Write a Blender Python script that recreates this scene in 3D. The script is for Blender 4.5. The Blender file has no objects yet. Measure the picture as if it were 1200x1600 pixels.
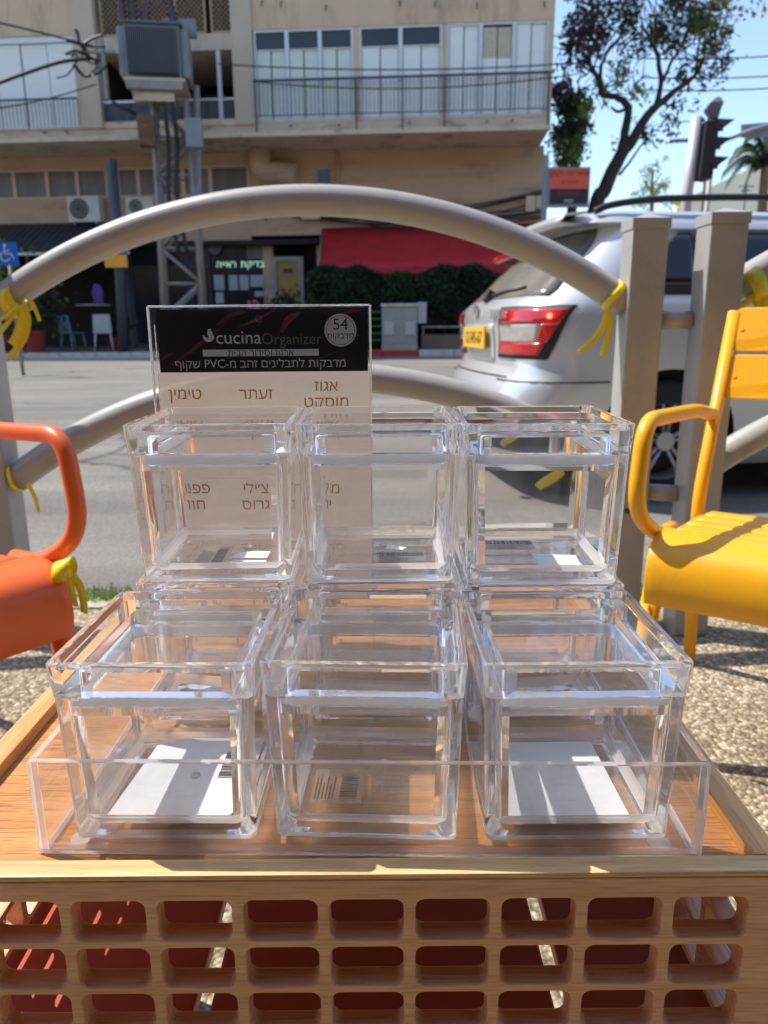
import bpy, bmesh, math, random
from math import sin, cos, pi, radians as R, sqrt
from mathutils import Vector, Matrix
from mathutils.geometry import delaunay_2d_cdt
random.seed(7)
S = bpy.context.scene
COL = S.collection

# ------------------------------------------------------------------ camera
F_PX, TH, ROLL, CAM_Z = 1166.0, 0.24354, -0.00776, 0.80
cth, sth, cr, sr = cos(TH), sin(TH), cos(ROLL), sin(ROLL)
cam_d = bpy.data.cameras.new('camera'); cam = bpy.data.objects.new('camera', cam_d); COL.objects.link(cam)
cam_d.sensor_fit = 'VERTICAL'; cam_d.sensor_height = 36; cam_d.lens = F_PX / 1600 * 36
cam_d.clip_start = 0.02; cam_d.clip_end = 900
cam_d.dof.use_dof = True; cam_d.dof.focus_distance = 0.50; cam_d.dof.aperture_fstop = 11.5
up0 = Vector((0, sth, cth)); fwd = Vector((0, cth, -sth)); X0 = Vector((1, 0, 0))
rt = X0 * cr + up0 * sr; up = X0 * -sr + up0 * cr
m = Matrix((rt, up, -fwd)).transposed().to_4x4(); m.translation = (0, 0, CAM_Z)
cam.matrix_world = m
S.camera = cam

def ray(px, py):
    u_, v_ = px - 600, py - 800
    u = cr * u_ + sr * v_; v = -sr * u_ + cr * v_
    x, upc = u / F_PX, -v / F_PX
    return Vector((x, cth + upc * sth, -sth + upc * cth))
def at(px, py, Y=None, z=None):
    """World point seen at a pixel of the survey photo, at distance Y or height z."""
    d = ray(px, py)
    t = Y / d.y if Y is not None else (z - CAM_Z) / d.z
    return Vector((0, 0, CAM_Z)) + d * t

# ------------------------------------------------------------------ light
SUN_AZ = math.atan2(0.93, 0.36)          # to the left of the view direction
SUN_EL = R(57)
W = bpy.data.worlds.new('World'); S.world = W; W.use_nodes = True
nt = W.node_tree; nt.nodes.clear()
sky = nt.nodes.new('ShaderNodeTexSky'); sky.sky_type = 'NISHITA'; sky.sun_disc = False
sky.sun_elevation = SUN_EL; sky.sun_rotation = -SUN_AZ % (2 * pi)
sky.air_density = 1.15; sky.dust_density = 0.6; sky.ozone_density = 2.0
bg = nt.nodes.new('ShaderNodeBackground'); bg.inputs[1].default_value = 0.135
wo = nt.nodes.new('ShaderNodeOutputWorld')
nt.links.new(sky.outputs[0], bg.inputs[0]); nt.links.new(bg.outputs[0], wo.inputs[0])
sd = bpy.data.lights.new('sun', 'SUN'); sun = bpy.data.objects.new('sun', sd); COL.objects.link(sun)
sd.energy = 3.5; sd.angle = R(0.53); sd.color = (1, 0.95, 0.87)
to_sun = Vector((-sin(SUN_AZ) * cos(SUN_EL), cos(SUN_AZ) * cos(SUN_EL), sin(SUN_EL)))
sun.rotation_euler = to_sun.to_track_quat('Z', 'Y').to_euler()
S.view_settings.view_transform = 'Standard'; S.view_settings.look = 'None'
S.view_settings.exposure = 0.90; S.view_settings.gamma = 1
S.view_settings.use_curve_mapping = False
S.render.engine = 'CYCLES'
cy = S.cycles
cy.max_bounces = 24; cy.transmission_bounces = 24; cy.transparent_max_bounces = 64
cy.glossy_bounces = 8; cy.diffuse_bounces = 3
cy.caustics_reflective = True; cy.caustics_refractive = True; cy.blur_glossy = 0.3
cy.sample_clamp_indirect = 6
cy.use_adaptive_sampling = False
cy.filter_width = 1.3
cy.use_denoising = True
try: cy.denoiser = 'OPENIMAGEDENOISE'
except Exception: pass

# ------------------------------------------------------------------ materials
def lin(c):
    return tuple(((v / 255) / 12.92 if v / 255 <= 0.04045 else ((v / 255 + 0.055) / 1.055) ** 2.4) for v in c)
def newmat(name):
    m = bpy.data.materials.new(name); m.use_nodes = True
    n = m.node_tree; n.nodes.clear()
    o = n.nodes.new('ShaderNodeOutputMaterial')
    return m, n, o
def mat(name, col, rough=0.6, metal=0.0, var=0.12, scale=6.0, bump=0.0, bscale=60.0, stretch=(1, 1, 1), spec=0.5,
        coat=0.0, stain=None, stain_amt=0.5, stain_scale=(1, 1, 1)):
    m, n, o = newmat(name)
    p = n.nodes.new('ShaderNodeBsdfPrincipled'); n.links.new(p.outputs[0], o.inputs[0])
    p.inputs['Roughness'].default_value = rough; p.inputs['Metallic'].default_value = metal
    p.inputs['Specular IOR Level'].default_value = spec; p.inputs['Coat Weight'].default_value = coat
    tc = n.nodes.new('ShaderNodeTexCoord'); mp = n.nodes.new('ShaderNodeMapping'); mp.inputs['Scale'].default_value = stretch
    n.links.new(tc.outputs['Object'], mp.inputs[0])
    nz = n.nodes.new('ShaderNodeTexNoise'); nz.inputs['Scale'].default_value = scale; nz.inputs['Detail'].default_value = 6
    nz.inputs['Roughness'].default_value = 0.65
    n.links.new(mp.outputs[0], nz.inputs['Vector'])
    rp = n.nodes.new('ShaderNodeValToRGB'); e = rp.color_ramp.elements
    e[0].position = 0.3; e[1].position = 0.7
    e[0].color = tuple(max(0, v * (1 - var)) for v in col) + (1,)
    e[1].color = tuple(min(1, v * (1 + var)) for v in col) + (1,)
    n.links.new(nz.outputs['Fac'], rp.inputs[0])
    last = rp.outputs[0]
    if stain:
        m2 = n.nodes.new('ShaderNodeMapping'); m2.inputs['Scale'].default_value = stain_scale
        n.links.new(tc.outputs['Object'], m2.inputs[0])
        n2 = n.nodes.new('ShaderNodeTexNoise'); n2.inputs['Scale'].default_value = 1; n2.inputs['Detail'].default_value = 8
        n2.inputs['Roughness'].default_value = 0.7
        n.links.new(m2.outputs[0], n2.inputs['Vector'])
        r2 = n.nodes.new('ShaderNodeValToRGB'); r2.color_ramp.elements[0].position = 0.52; r2.color_ramp.elements[1].position = 0.72
        r2.color_ramp.elements[1].color = (stain_amt,) * 3 + (1,)
        n.links.new(n2.outputs['Fac'], r2.inputs[0])
        mx = n.nodes.new('ShaderNodeMix'); mx.data_type = 'RGBA'; mx.inputs[7].default_value = stain + (1,)
        n.links.new(r2.outputs[0], mx.inputs[0]); n.links.new(last, mx.inputs[6]); last = mx.outputs[2]
    n.links.new(last, p.inputs['Base Color'])
    if bump:
        nb = n.nodes.new('ShaderNodeTexNoise'); nb.inputs['Scale'].default_value = bscale; nb.inputs['Detail'].default_value = 4
        n.links.new(mp.outputs[0], nb.inputs['Vector'])
        b = n.nodes.new('ShaderNodeBump'); b.inputs['Strength'].default_value = bump; b.inputs['Distance'].default_value = 0.01
        n.links.new(nb.outputs['Fac'], b.inputs['Height']); n.links.new(b.outputs[0], p.inputs['Normal'])
    return m

def glass_mat(name, tint=(0.99, 0.985, 0.985), clear=0.0, scatter=0.07):
    """Solid acrylic for edges, corners and rims."""
    m, n, o = newmat(name)
    g = n.nodes.new('ShaderNodeBsdfGlass'); g.inputs['IOR'].default_value = 1.47; g.inputs['Roughness'].default_value = 0.0
    g.inputs['Color'].default_value = tint + (1,)
    t = n.nodes.new('ShaderNodeBsdfTransparent'); t.inputs[0].default_value = tint + (1,)
    mx = n.nodes.new('ShaderNodeMixShader'); mx.inputs[0].default_value = clear
    n.links.new(g.outputs[0], mx.inputs[1]); n.links.new(t.outputs[0], mx.inputs[2])
    d = n.nodes.new('ShaderNodeBsdfDiffuse'); d.inputs[0].default_value = (1, .985, .965, 1); tl = n.nodes.new('ShaderNodeBsdfTranslucent'); tl.inputs[0].default_value = (1, .985, .965, 1)
    a = n.nodes.new('ShaderNodeMixShader'); n.links.new(d.outputs[0], a.inputs[1]); n.links.new(tl.outputs[0], a.inputs[2])
    m2 = n.nodes.new('ShaderNodeMixShader'); m2.inputs[0].default_value = scatter; n.links.new(mx.outputs[0], m2.inputs[1]); n.links.new(a.outputs[0], m2.inputs[2])  # white scatter stands in for sunlight glinting inside the edges
    n.links.new(m2.outputs[0], o.inputs[0])
    return m
def pane_mat(name, tint=(0.985, 0.985, 0.985), ior=1.45, rough=0.0, bump=0.0, bscale=30, haze=0.0, hazecol=(0.8, 0.8, 0.8), gain=1.0, smudge=False):
    """Thin clear sheet: Fresnel reflection over straight transmission."""
    m, n, o = newmat(name)
    ge = n.nodes.new('ShaderNodeNewGeometry')
    mr = n.nodes.new('ShaderNodeMapRange'); mr.inputs['To Min'].default_value = ior; mr.inputs['To Max'].default_value = 1 / ior
    n.links.new(ge.outputs['Backfacing'], mr.inputs['Value'])
    fr = n.nodes.new('ShaderNodeFresnel'); n.links.new(mr.outputs[0], fr.inputs['IOR'])
    mu = n.nodes.new('ShaderNodeMath'); mu.operation = 'MULTIPLY'; mu.inputs[1].default_value = gain; mu.use_clamp = True
    n.links.new(fr.outputs[0], mu.inputs[0])
    gl = n.nodes.new('ShaderNodeBsdfGlossy'); gl.inputs['Roughness'].default_value = rough
    t = n.nodes.new('ShaderNodeBsdfTransparent'); t.inputs[0].default_value = tint + (1,)
    base = t.outputs[0]
    if haze:
        d = n.nodes.new('ShaderNodeBsdfDiffuse'); d.inputs[0].default_value = hazecol + (1,)
        tl = n.nodes.new('ShaderNodeBsdfTranslucent'); tl.inputs[0].default_value = hazecol + (1,)
        ad = n.nodes.new('ShaderNodeMixShader'); n.links.new(d.outputs[0], ad.inputs[1]); n.links.new(tl.outputs[0], ad.inputs[2])
        hx = n.nodes.new('ShaderNodeMixShader'); hx.inputs[0].default_value = haze
        if smudge:
            tcs = n.nodes.new('ShaderNodeTexCoord'); ns = n.nodes.new('ShaderNodeTexNoise'); ns.inputs['Scale'].default_value = 38; ns.inputs['Detail'].default_value = 7; ns.inputs['Roughness'].default_value = .7; ns.inputs['Distortion'].default_value = .8
            n.links.new(tcs.outputs['Object'], ns.inputs['Vector'])
            ms = n.nodes.new('ShaderNodeMapRange'); ms.inputs['From Min'].default_value = .42; ms.inputs['From Max'].default_value = .75; ms.inputs['To Min'].default_value = haze * .45; ms.inputs['To Max'].default_value = haze * 4.0
            n.links.new(ns.outputs['Fac'], ms.inputs['Value'])
            mps = n.nodes.new('ShaderNodeMapping'); mps.inputs['Rotation'].default_value = (.4, .7, .5); mps.inputs['Scale'].default_value = (30, 1400, 1400); n.links.new(tcs.outputs['Object'], mps.inputs[0])
            sc = n.nodes.new('ShaderNodeTexNoise'); sc.inputs['Scale'].default_value = 1; sc.inputs['Detail'].default_value = 2; n.links.new(mps.outputs[0], sc.inputs['Vector'])
            m3 = n.nodes.new('ShaderNodeMapRange'); m3.inputs['From Min'].default_value = .68; m3.inputs['From Max'].default_value = .78; m3.inputs['To Max'].default_value = .16; n.links.new(sc.outputs['Fac'], m3.inputs['Value'])
            ad2 = n.nodes.new('ShaderNodeMath'); ad2.operation = 'ADD'; ad2.use_clamp = True; n.links.new(ms.outputs[0], ad2.inputs[0]); n.links.new(m3.outputs[0], ad2.inputs[1]); n.links.new(ad2.outputs[0], hx.inputs[0])
        n.links.new(t.outputs[0], hx.inputs[1]); n.links.new(ad.outputs[0], hx.inputs[2]); base = hx.outputs[0]
    mx = n.nodes.new('ShaderNodeMixShader')
    n.links.new(mu.outputs[0], mx.inputs[0]); n.links.new(base, mx.inputs[1]); n.links.new(gl.outputs[0], mx.inputs[2])
    if bump:
        tc = n.nodes.new('ShaderNodeTexCoord')
        nb = n.nodes.new('ShaderNodeTexNoise'); nb.inputs['Scale'].default_value = bscale; nb.inputs['Detail'].default_value = 3
        n.links.new(tc.outputs['Object'], nb.inputs['Vector'])
        b = n.nodes.new('ShaderNodeBump'); b.inputs['Strength'].default_value = bump; b.inputs['Distance'].default_value = 0.01
        n.links.new(nb.outputs['Fac'], b.inputs['Height'])
        n.links.new(b.outputs[0], gl.inputs['Normal']); n.links.new(b.outputs[0], fr.inputs['Normal'])
    n.links.new(mx.outputs[0], o.inputs[0])
    return m

def bamboo(name, c1, c2, stretch, dark=None, contrast=0.5, rough=0.45, lines=0.5):
    m, n, o = newmat(name)
    p = n.nodes.new('ShaderNodeBsdfPrincipled'); n.links.new(p.outputs[0], o.inputs[0]); p.inputs['Roughness'].default_value = rough
    tc = n.nodes.new('ShaderNodeTexCoord')
    def noise(st, sc=1.0, det=5, dis=0.0):
        mp = n.nodes.new('ShaderNodeMapping'); mp.inputs['Scale'].default_value = st; n.links.new(tc.outputs['Object'], mp.inputs[0])
        nz = n.nodes.new('ShaderNodeTexNoise'); nz.inputs['Scale'].default_value = sc; nz.inputs['Detail'].default_value = det
        nz.inputs['Distortion'].default_value = dis
        n.links.new(mp.outputs[0], nz.inputs['Vector']); return nz.outputs['Fac']
    broad = noise(stretch)
    rp = n.nodes.new('ShaderNodeValToRGB'); e = rp.color_ramp.elements; e[0].position = 0.35; e[1].position = 0.65
    e[0].color = c1 + (1,); e[1].color = c2 + (1,); n.links.new(broad, rp.inputs[0])
    fine = noise(tuple(v * 6 for v in stretch), det=3)
    r2 = n.nodes.new('ShaderNodeValToRGB'); f = r2.color_ramp.elements; f[0].position = 0.36; f[1].position = 0.5
    f[0].color = (1 - lines,) * 3 + (1,); f[1].color = (1, 1, 1, 1); n.links.new(fine, r2.inputs[0])
    mx = n.nodes.new('ShaderNodeMix'); mx.data_type = 'RGBA'; mx.blend_type = 'MULTIPLY'; mx.inputs[0].default_value = 1
    n.links.new(rp.outputs[0], mx.inputs[6]); n.links.new(r2.outputs[0], mx.inputs[7])
    n.links.new(mx.outputs[2], p.inputs['Base Color'])
    b = n.nodes.new('ShaderNodeBump'); b.inputs['Strength'].default_value = 0.15; b.inputs['Distance'].default_value = 0.001
    n.links.new(fine, b.inputs['Height']); n.links.new(b.outputs[0], p.inputs['Normal'])
    return m

def pebble_mat(name):
    m, n, o = newmat(name)
    p = n.nodes.new('ShaderNodeBsdfPrincipled'); n.links.new(p.outputs[0], o.inputs[0]); p.inputs['Roughness'].default_value = 0.85
    tc = n.nodes.new('ShaderNodeTexCoord')
    v = n.nodes.new('ShaderNodeTexVoronoi'); v.inputs['Scale'].default_value = 120; n.links.new(tc.outputs['Object'], v.inputs['Vector'])
    rp = n.nodes.new('ShaderNodeValToRGB'); e = rp.color_ramp.elements
    e[0].color = lin((126, 112, 90)) + (1,); e[1].color = lin((218, 204, 178)) + (1,)
    k = e.new(0.5); k.color = lin((164, 148, 122)) + (1,)
    sep = n.nodes.new('ShaderNodeSeparateColor'); n.links.new(v.outputs['Color'], sep.inputs[0]); n.links.new(sep.outputs[0], rp.inputs[0])
    r2 = n.nodes.new('ShaderNodeValToRGB'); f = r2.color_ramp.elements; f[0].position = 0.45; f[1].position = 0.75
    f[0].color = (1, 1, 1, 1); f[1].color = (0.62, 0.58, 0.53, 1); n.links.new(v.outputs['Distance'], r2.inputs[0])
    nz = n.nodes.new('ShaderNodeTexNoise'); nz.inputs['Scale'].default_value = 3; nz.inputs['Detail'].default_value = 5; n.links.new(tc.outputs['Object'], nz.inputs['Vector'])
    r3 = n.nodes.new('ShaderNodeValToRGB'); r3.color_ramp.elements[0].position = .3; r3.color_ramp.elements[1].position = .65
    r3.color_ramp.elements[0].color = (0.62, 0.6, 0.57, 1); n.links.new(nz.outputs['Fac'], r3.inputs[0])
    mx = n.nodes.new('ShaderNodeMix'); mx.data_type = 'RGBA'; mx.blend_type = 'MULTIPLY'; mx.inputs[0].default_value = 1
    n.links.new(rp.outputs[0], mx.inputs[6]); n.links.new(r2.outputs[0], mx.inputs[7])
    m3 = n.nodes.new('ShaderNodeMix'); m3.data_type = 'RGBA'; m3.blend_type = 'MULTIPLY'; m3.inputs[0].default_value = 1
    n.links.new(mx.outputs[2], m3.inputs[6]); n.links.new(r3.outputs[0], m3.inputs[7]); n.links.new(m3.outputs[2], p.inputs['Base Color'])
    b = n.nodes.new('ShaderNodeBump'); b.invert = True; b.inputs['Strength'].default_value = 0.9; b.inputs['Distance'].default_value = 0.006
    n.links.new(v.outputs['Distance'], b.inputs['Height']); n.links.new(b.outputs[0], p.inputs['Normal'])
    return m
def leaf_mat(name, col, trans=0.45, var=0.45):
    m, n, o = newmat(name)
    d = n.nodes.new('ShaderNodeBsdfPrincipled'); t = n.nodes.new('ShaderNodeBsdfTranslucent'); mx = n.nodes.new('ShaderNodeMixShader')
    d.inputs['Roughness'].default_value = 0.55
    oi = n.nodes.new('ShaderNodeTexCoord'); nz = n.nodes.new('ShaderNodeTexNoise'); nz.inputs['Scale'].default_value = 2.2; nz.inputs['Detail'].default_value = 4
    n.links.new(oi.outputs['Object'], nz.inputs['Vector'])
    rp = n.nodes.new('ShaderNodeValToRGB'); e = rp.color_ramp.elements; e[0].position = .35; e[1].position = .65
    e[0].color = tuple(v * (1 - var * .9) for v in col) + (1,); e[1].color = tuple(min(1, v * (1 + var * 1.1)) for v in col) + (1,)
    n.links.new(nz.outputs['Fac'], rp.inputs[0]); n.links.new(rp.outputs[0], d.inputs['Base Color']); n.links.new(rp.outputs[0], t.inputs[0])
    mx.inputs[0].default_value = trans
    n.links.new(d.outputs[0], mx.inputs[1]); n.links.new(t.outputs[0], mx.inputs[2]); n.links.new(mx.outputs[0], o.inputs[0])
    return m
def emit_mat(name, col, st):
    m, n, o = newmat(name); e = n.nodes.new('ShaderNodeEmission'); e.inputs[0].default_value = col + (1,); e.inputs[1].default_value = st
    n.links.new(e.outputs[0], o.inputs[0]); return m

def asphalt(name):
    m, n, o = newmat(name)
    p = n.nodes.new('ShaderNodeBsdfPrincipled'); n.links.new(p.outputs[0], o.inputs[0]); p.inputs['Roughness'].default_value = .88
    tc = n.nodes.new('ShaderNodeTexCoord')
    def noise(st, det=6, rough=.65, sc=1):
        mp = n.nodes.new('ShaderNodeMapping'); mp.inputs['Scale'].default_value = st; n.links.new(tc.outputs['Object'], mp.inputs[0])
        z = n.nodes.new('ShaderNodeTexNoise'); z.inputs['Scale'].default_value = sc; z.inputs['Detail'].default_value = det; z.inputs['Roughness'].default_value = rough; n.links.new(mp.outputs[0], z.inputs['Vector']); return z
    def ramp(src, a, b, ca, cb):
        r_ = n.nodes.new('ShaderNodeValToRGB'); e = r_.color_ramp.elements; e[0].position = a; e[1].position = b; e[0].color = ca + (1,); e[1].color = cb + (1,); n.links.new(src, r_.inputs[0]); return r_.outputs[0]
    def mul(a, b):
        x = n.nodes.new('ShaderNodeMix'); x.data_type = 'RGBA'; x.blend_type = 'MULTIPLY'; x.inputs[0].default_value = 1; n.links.new(a, x.inputs[6]); n.links.new(b, x.inputs[7]); return x.outputs[2]
    c = ramp(noise((.35, .9, 1)).outputs['Fac'], .35, .62, lin((112, 107, 100)), lin((134, 128, 119)))
    c = mul(c, ramp(noise((70, 70, 70), 3).outputs['Fac'], .35, .6, (.66, .66, .66), (1.1, 1.1, 1.1)))
    c = mul(c, ramp(noise((.12, 2.2, 1), 4).outputs['Fac'], .42, .55, (.84, .84, .85), (1, 1, 1)))
    v = n.nodes.new('ShaderNodeTexVoronoi'); v.feature = 'DISTANCE_TO_EDGE'; v.inputs['Scale'].default_value = .38
    w = noise((1.6, 1.6, 1.6), 5); ad = n.nodes.new('ShaderNodeMix'); ad.data_type = 'RGBA'; ad.inputs[0].default_value = .25; n.links.new(tc.outputs['Object'], ad.inputs[6]); n.links.new(w.outputs['Color'], ad.inputs[7]); n.links.new(ad.outputs[2], v.inputs['Vector'])
    c = mul(c, ramp(v.outputs['Distance'], .003, .010, (.42, .42, .42), (1, 1, 1)))
    n.links.new(c, p.inputs['Base Color'])
    nb = noise((160, 160, 160), 2); b = n.nodes.new('ShaderNodeBump'); b.inputs['Strength'].default_value = .6; b.inputs['Distance'].default_value = .006; n.links.new(nb.outputs['Fac'], b.inputs['Height']); n.links.new(b.outputs[0], p.inputs['Normal'])
    return m
M = {}
M['edge'] = glass_mat('acrylic_edge')
M['pane'] = pane_mat('acrylic_sheet', tint=(0.985, 0.983, 0.985), ior=1.49, bump=0.02, bscale=14, haze=0.017, hazecol=(1.0, 0.985, 0.96), smudge=True)
M['tray_pane'] = pane_mat('tray_sheet', tint=(0.975, 0.968, 0.968), ior=1.49, bump=0.012, bscale=9, haze=0.016, hazecol=(1.0, 0.97, 0.95), smudge=True)
M['tray_edge'] = glass_mat('tray_edge', tint=(0.98, 0.95, 0.96), clear=0.0, scatter=0.40)  # stronger white scatter paints the bright sunlit lines along the tray rims
M['base'] = glass_mat('acrylic_base', scatter=0.42)  # extra white scatter brightens the base in place of sun caustics
M['gasket'] = pane_mat('silicone_gasket', tint=(0.9, 0.93, 0.96), ior=1.4, rough=0.25, haze=0.72, hazecol=(0.9, 0.93, 0.96))
M['sleeve'] = pane_mat('sleeve_film', tint=(0.97, 0.97, 0.97), ior=1.5, rough=0.12, bump=0.25, bscale=28, haze=0.006, gain=0.45)
M['paper'] = mat('white_label', (0.60, 0.61, 0.62), 0.6, var=0.03)
M['ink'] = mat('black_ink', (0.02, 0.02, 0.022), 0.5, var=0.0)
M['card_black'] = mat('card_black', (0.012, 0.010, 0.014), 0.35, var=0.4, scale=40)
M['card_beige'] = leaf_mat('card_beige', lin((250, 238, 224)), 0.62, 0.02)
_n = M['card_beige'].node_tree; _o = [x for x in _n.nodes if x.type == 'OUTPUT_MATERIAL'][0]; _s = _o.inputs[0].links[0].from_socket
_t = _n.nodes.new('ShaderNodeBsdfTransparent'); _m = _n.nodes.new('ShaderNodeMixShader'); _m.inputs[0].default_value = .2
_n.links.new(_s, _m.inputs[1]); _n.links.new(_t.outputs[0], _m.inputs[2]); _n.links.new(_m.outputs[0], _o.inputs[0])
M['card_white'] = mat('card_white', (0.72, 0.68, 0.72), 0.5, var=0.02)
M['gold_ink'] = leaf_mat('gold_ink', lin((186, 134, 62)), 0.35, 0.15)
M['pink_ink'] = mat('rose_print', lin((104, 44, 50)), 0.5, var=0.5, scale=30)
M['grey_ink'] = mat('grey_ink', lin((130, 105, 100)), 0.5, var=0.05)
M['bam_top'] = bamboo('bamboo_panel', lin((176, 116, 56)), lin((196, 138, 76)), (7, 130, 130), lines=0.45)
M['bam_rail'] = bamboo('bamboo_rail', lin((204, 160, 106)), lin((226, 186, 132)), (6, 130, 130), lines=0.22)
M['bam_lat'] = bamboo('bamboo_lattice', lin((226, 166, 128)), lin((240, 186, 148)), (6, 110, 110), lines=0.22)
M['bam_side'] = bamboo('bamboo_side_rail', lin((196, 142, 84)), lin((222, 172, 112)), (70, 5, 70), lines=0.22)
M['orange'] = mat('orange_paint', (0.78, 0.13, 0.02), 0.38, var=0.04, bump=0.03, bscale=300, coat=0.1)
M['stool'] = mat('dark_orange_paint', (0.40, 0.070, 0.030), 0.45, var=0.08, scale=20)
M['yellow'] = mat('yellow_paint', (0.86, 0.41, 0.008), 0.38, var=0.05, bump=0.03, bscale=300, coat=0.1, stain=(0.4, 0.2, 0.05), stain_amt=0.25, stain_scale=(25, 25, 25))
M['ribbon'] = mat('yellow_ribbon', (0.86, 0.68, 0.02), 0.4, var=0.1, scale=20)
M['rail_paint'] = mat('grey_rail_paint', lin((170, 167, 161)), 0.36, var=0.05, scale=4, bump=0.03, bscale=100, coat=0.15, stain=(0.06, 0.05, 0.045), stain_amt=0.2, stain_scale=(9, 9, 9))
M['pebble'] = pebble_mat('exposed_aggregate')
M['asphalt'] = asphalt('asphalt')
M['far_pave'] = mat('far_paving', lin((118, 106, 92)), 0.9, var=0.15, scale=1.5, bump=0.2)
M['kerb_w'] = mat('kerb_white', lin((205, 200, 190)), 0.8, var=0.15, scale=5, bump=0.3, stain=(0.15, 0.13, 0.1), stain_amt=0.7, stain_scale=(6, 6, 6))
M['kerb_r'] = mat('kerb_red', lin((178, 60, 55)), 0.8, var=0.15, scale=5, bump=0.3)
M['kerb_g'] = mat('kerb_grey', lin((170, 165, 150)), 0.85, var=0.15, scale=5, bump=0.3)
M['earth'] = mat('ground_earth', lin((130, 115, 90)), 0.95, var=0.2, scale=0.3)
M['plaster'] = mat('plaster', lin((208, 182, 154)), 0.9, var=0.06, scale=1.2, bump=0.1, bscale=40, stain=lin((120, 92, 72)), stain_amt=0.55, stain_scale=(1.6, 1.6, 0.35))
M['plaster_dk'] = mat('plaster_lower', lin((194, 166, 140)), 0.9, var=0.07, scale=1.0, bump=0.1, bscale=40, stain=lin((110, 84, 68)), stain_amt=0.5, stain_scale=(0.5, 1, 2.5))
M['pillar'] = mat('pillar_render', lin((196, 180, 160)), 0.9, var=0.07, scale=1.0, bump=0.1, stain=lin((120, 104, 86)), stain_amt=0.5, stain_scale=(2, 2, 0.4))
M['slab'] = mat('slab_edge', lin((206, 190, 166)), 0.9, var=0.1, scale=2, bump=0.2, stain=lin((70, 60, 50)), stain_amt=0.7, stain_scale=(1.5, 1, 4))
M['shutter'] = mat('white_shutter', (0.80, 0.81, 0.79), 0.5, var=0.04, scale=1.5, stretch=(1, 1, 12))
M['shutter_g'] = mat('greenish_shutter', (0.66, 0.73, 0.66), 0.5, var=0.04, scale=1.5, stretch=(1, 1, 12))
M['shutter_b'] = mat('beige_blind', lin((205, 198, 172)), 0.6, var=0.05, stretch=(1, 1, 12))
M['alu'] = mat('aluminium_frame', (0.62, 0.63, 0.63), 0.4, metal=0.4, var=0.05)
M['darkglass'] = mat('dark_glass', (0.02, 0.025, 0.035), 0.12, var=0.3, scale=1, spec=0.6)
M['dimglass'] = mat('dusty_window', lin((110, 105, 98)), 0.3, var=0.25, scale=1.2, stretch=(4, 1, 0.6))
M['frame_c'] = mat('cream_frame', lin((205, 190, 165)), 0.7, var=0.08)
M['iron'] = mat('dark_iron', (0.06, 0.065, 0.075), 0.6, var=0.2, scale=3)
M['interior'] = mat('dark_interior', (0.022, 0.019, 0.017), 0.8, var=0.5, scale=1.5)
M['mesh'] = mat('lattice_metal', lin((178, 150, 122)), 0.7, var=0.1)
M['steel'] = mat('galvanised_steel', lin((150, 146, 138)), 0.6, metal=0.2, var=0.2, scale=4, stain=lin((120, 70, 40)), stain_amt=0.4, stain_scale=(3, 3, 1))
M['tank'] = mat('transformer_grey', lin((132, 140, 142)), 0.5, var=0.12, scale=4)
M['fin'] = mat('fin_dark', lin((100, 100, 106)), 0.6, var=0.1)
M['rust'] = mat('rusty_box', lin((104, 82, 66)), 0.85, var=0.5, scale=4)
M['ceramic'] = mat('insulator_brown', (0.05, 0.03, 0.035), 0.2, var=0.2)
M['ac'] = mat('ac_white', (0.62, 0.60, 0.56), 0.55, var=0.08, scale=5)
M['red_cloth'] = leaf_mat('red_awning_cloth', (0.78, 0.05, 0.065), 0.45, 0.08)
M['blk_cloth'] = mat('black_awning_cloth', (0.03, 0.032, 0.035), 0.85, var=0.3)
M['door'] = mat('ochre_door', lin((176, 142, 80)), 0.6, var=0.12, scale=2)
M['hedge'] = leaf_mat('hedge_leaf', (0.022, 0.05, 0.016), 0.35)
M['leaf_dk'] = leaf_mat('leaf_dark', (0.045, 0.07, 0.03), 0.4)
M['leaf_br'] = leaf_mat('leaf_purple_brown', (0.075, 0.06, 0.06), 0.3)
M['leaf_ol'] = leaf_mat('leaf_olive', (0.14, 0.13, 0.03), 0.5)
M['leaf_lt'] = leaf_mat('leaf_light', (0.16, 0.24, 0.06), 0.5)
M['bark'] = mat('bark', (0.05, 0.04, 0.032), 0.95, var=0.3, scale=8, bump=0.6, bscale=20)
M['bark_ivy'] = mat('pale_bark', lin((120, 100, 80)), 0.95, var=0.3, scale=8)
M['car'] = mat('silver_car_paint', (0.66, 0.67, 0.67), 0.28, metal=0.38, var=0.01, coat=0.8)
M['carred'] = mat('red_car_paint', (0.62, 0.03, 0.035), 0.25, var=0.01, coat=0.8)
M['carglass'] = mat('tinted_car_glass', (0.012, 0.014, 0.018), 0.05, var=0.1, spec=0.7)
M['rearglass'] = mat('dusty_rear_glass', (0.17, 0.155, 0.13), 0.2, var=0.3, scale=3, spec=0.6)
M['blackpl'] = mat('black_plastic', (0.02, 0.02, 0.022), 0.55, var=0.1)
M['rubber'] = mat('tyre_rubber', (0.022, 0.022, 0.024), 0.85, var=0.2)
M['alloy'] = mat('alloy_wheel', (0.5, 0.5, 0.52), 0.35, metal=0.7, var=0.05)
M['redlens'] = mat('red_lens', (0.55, 0.006, 0.014), 0.12, var=0.25, scale=18, coat=1.0)
M['clearlens'] = mat('clear_lens', (0.62, 0.56, 0.52), 0.15, metal=0.4, var=0.15, scale=20, coat=1.0)
M['brake'] = emit_mat('brake_lamp_glow', (1.0, 0.06, 0.03), 6)
M['plate'] = mat('yellow_plate', lin((226, 178, 50)), 0.5, var=0.04)
M['blue_sign'] = mat('blue_sign', lin((20, 96, 190)), 0.5, var=0.05)
M['white'] = mat('white_paint', (0.78, 0.78, 0.76), 0.6, var=0.04)
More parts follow.
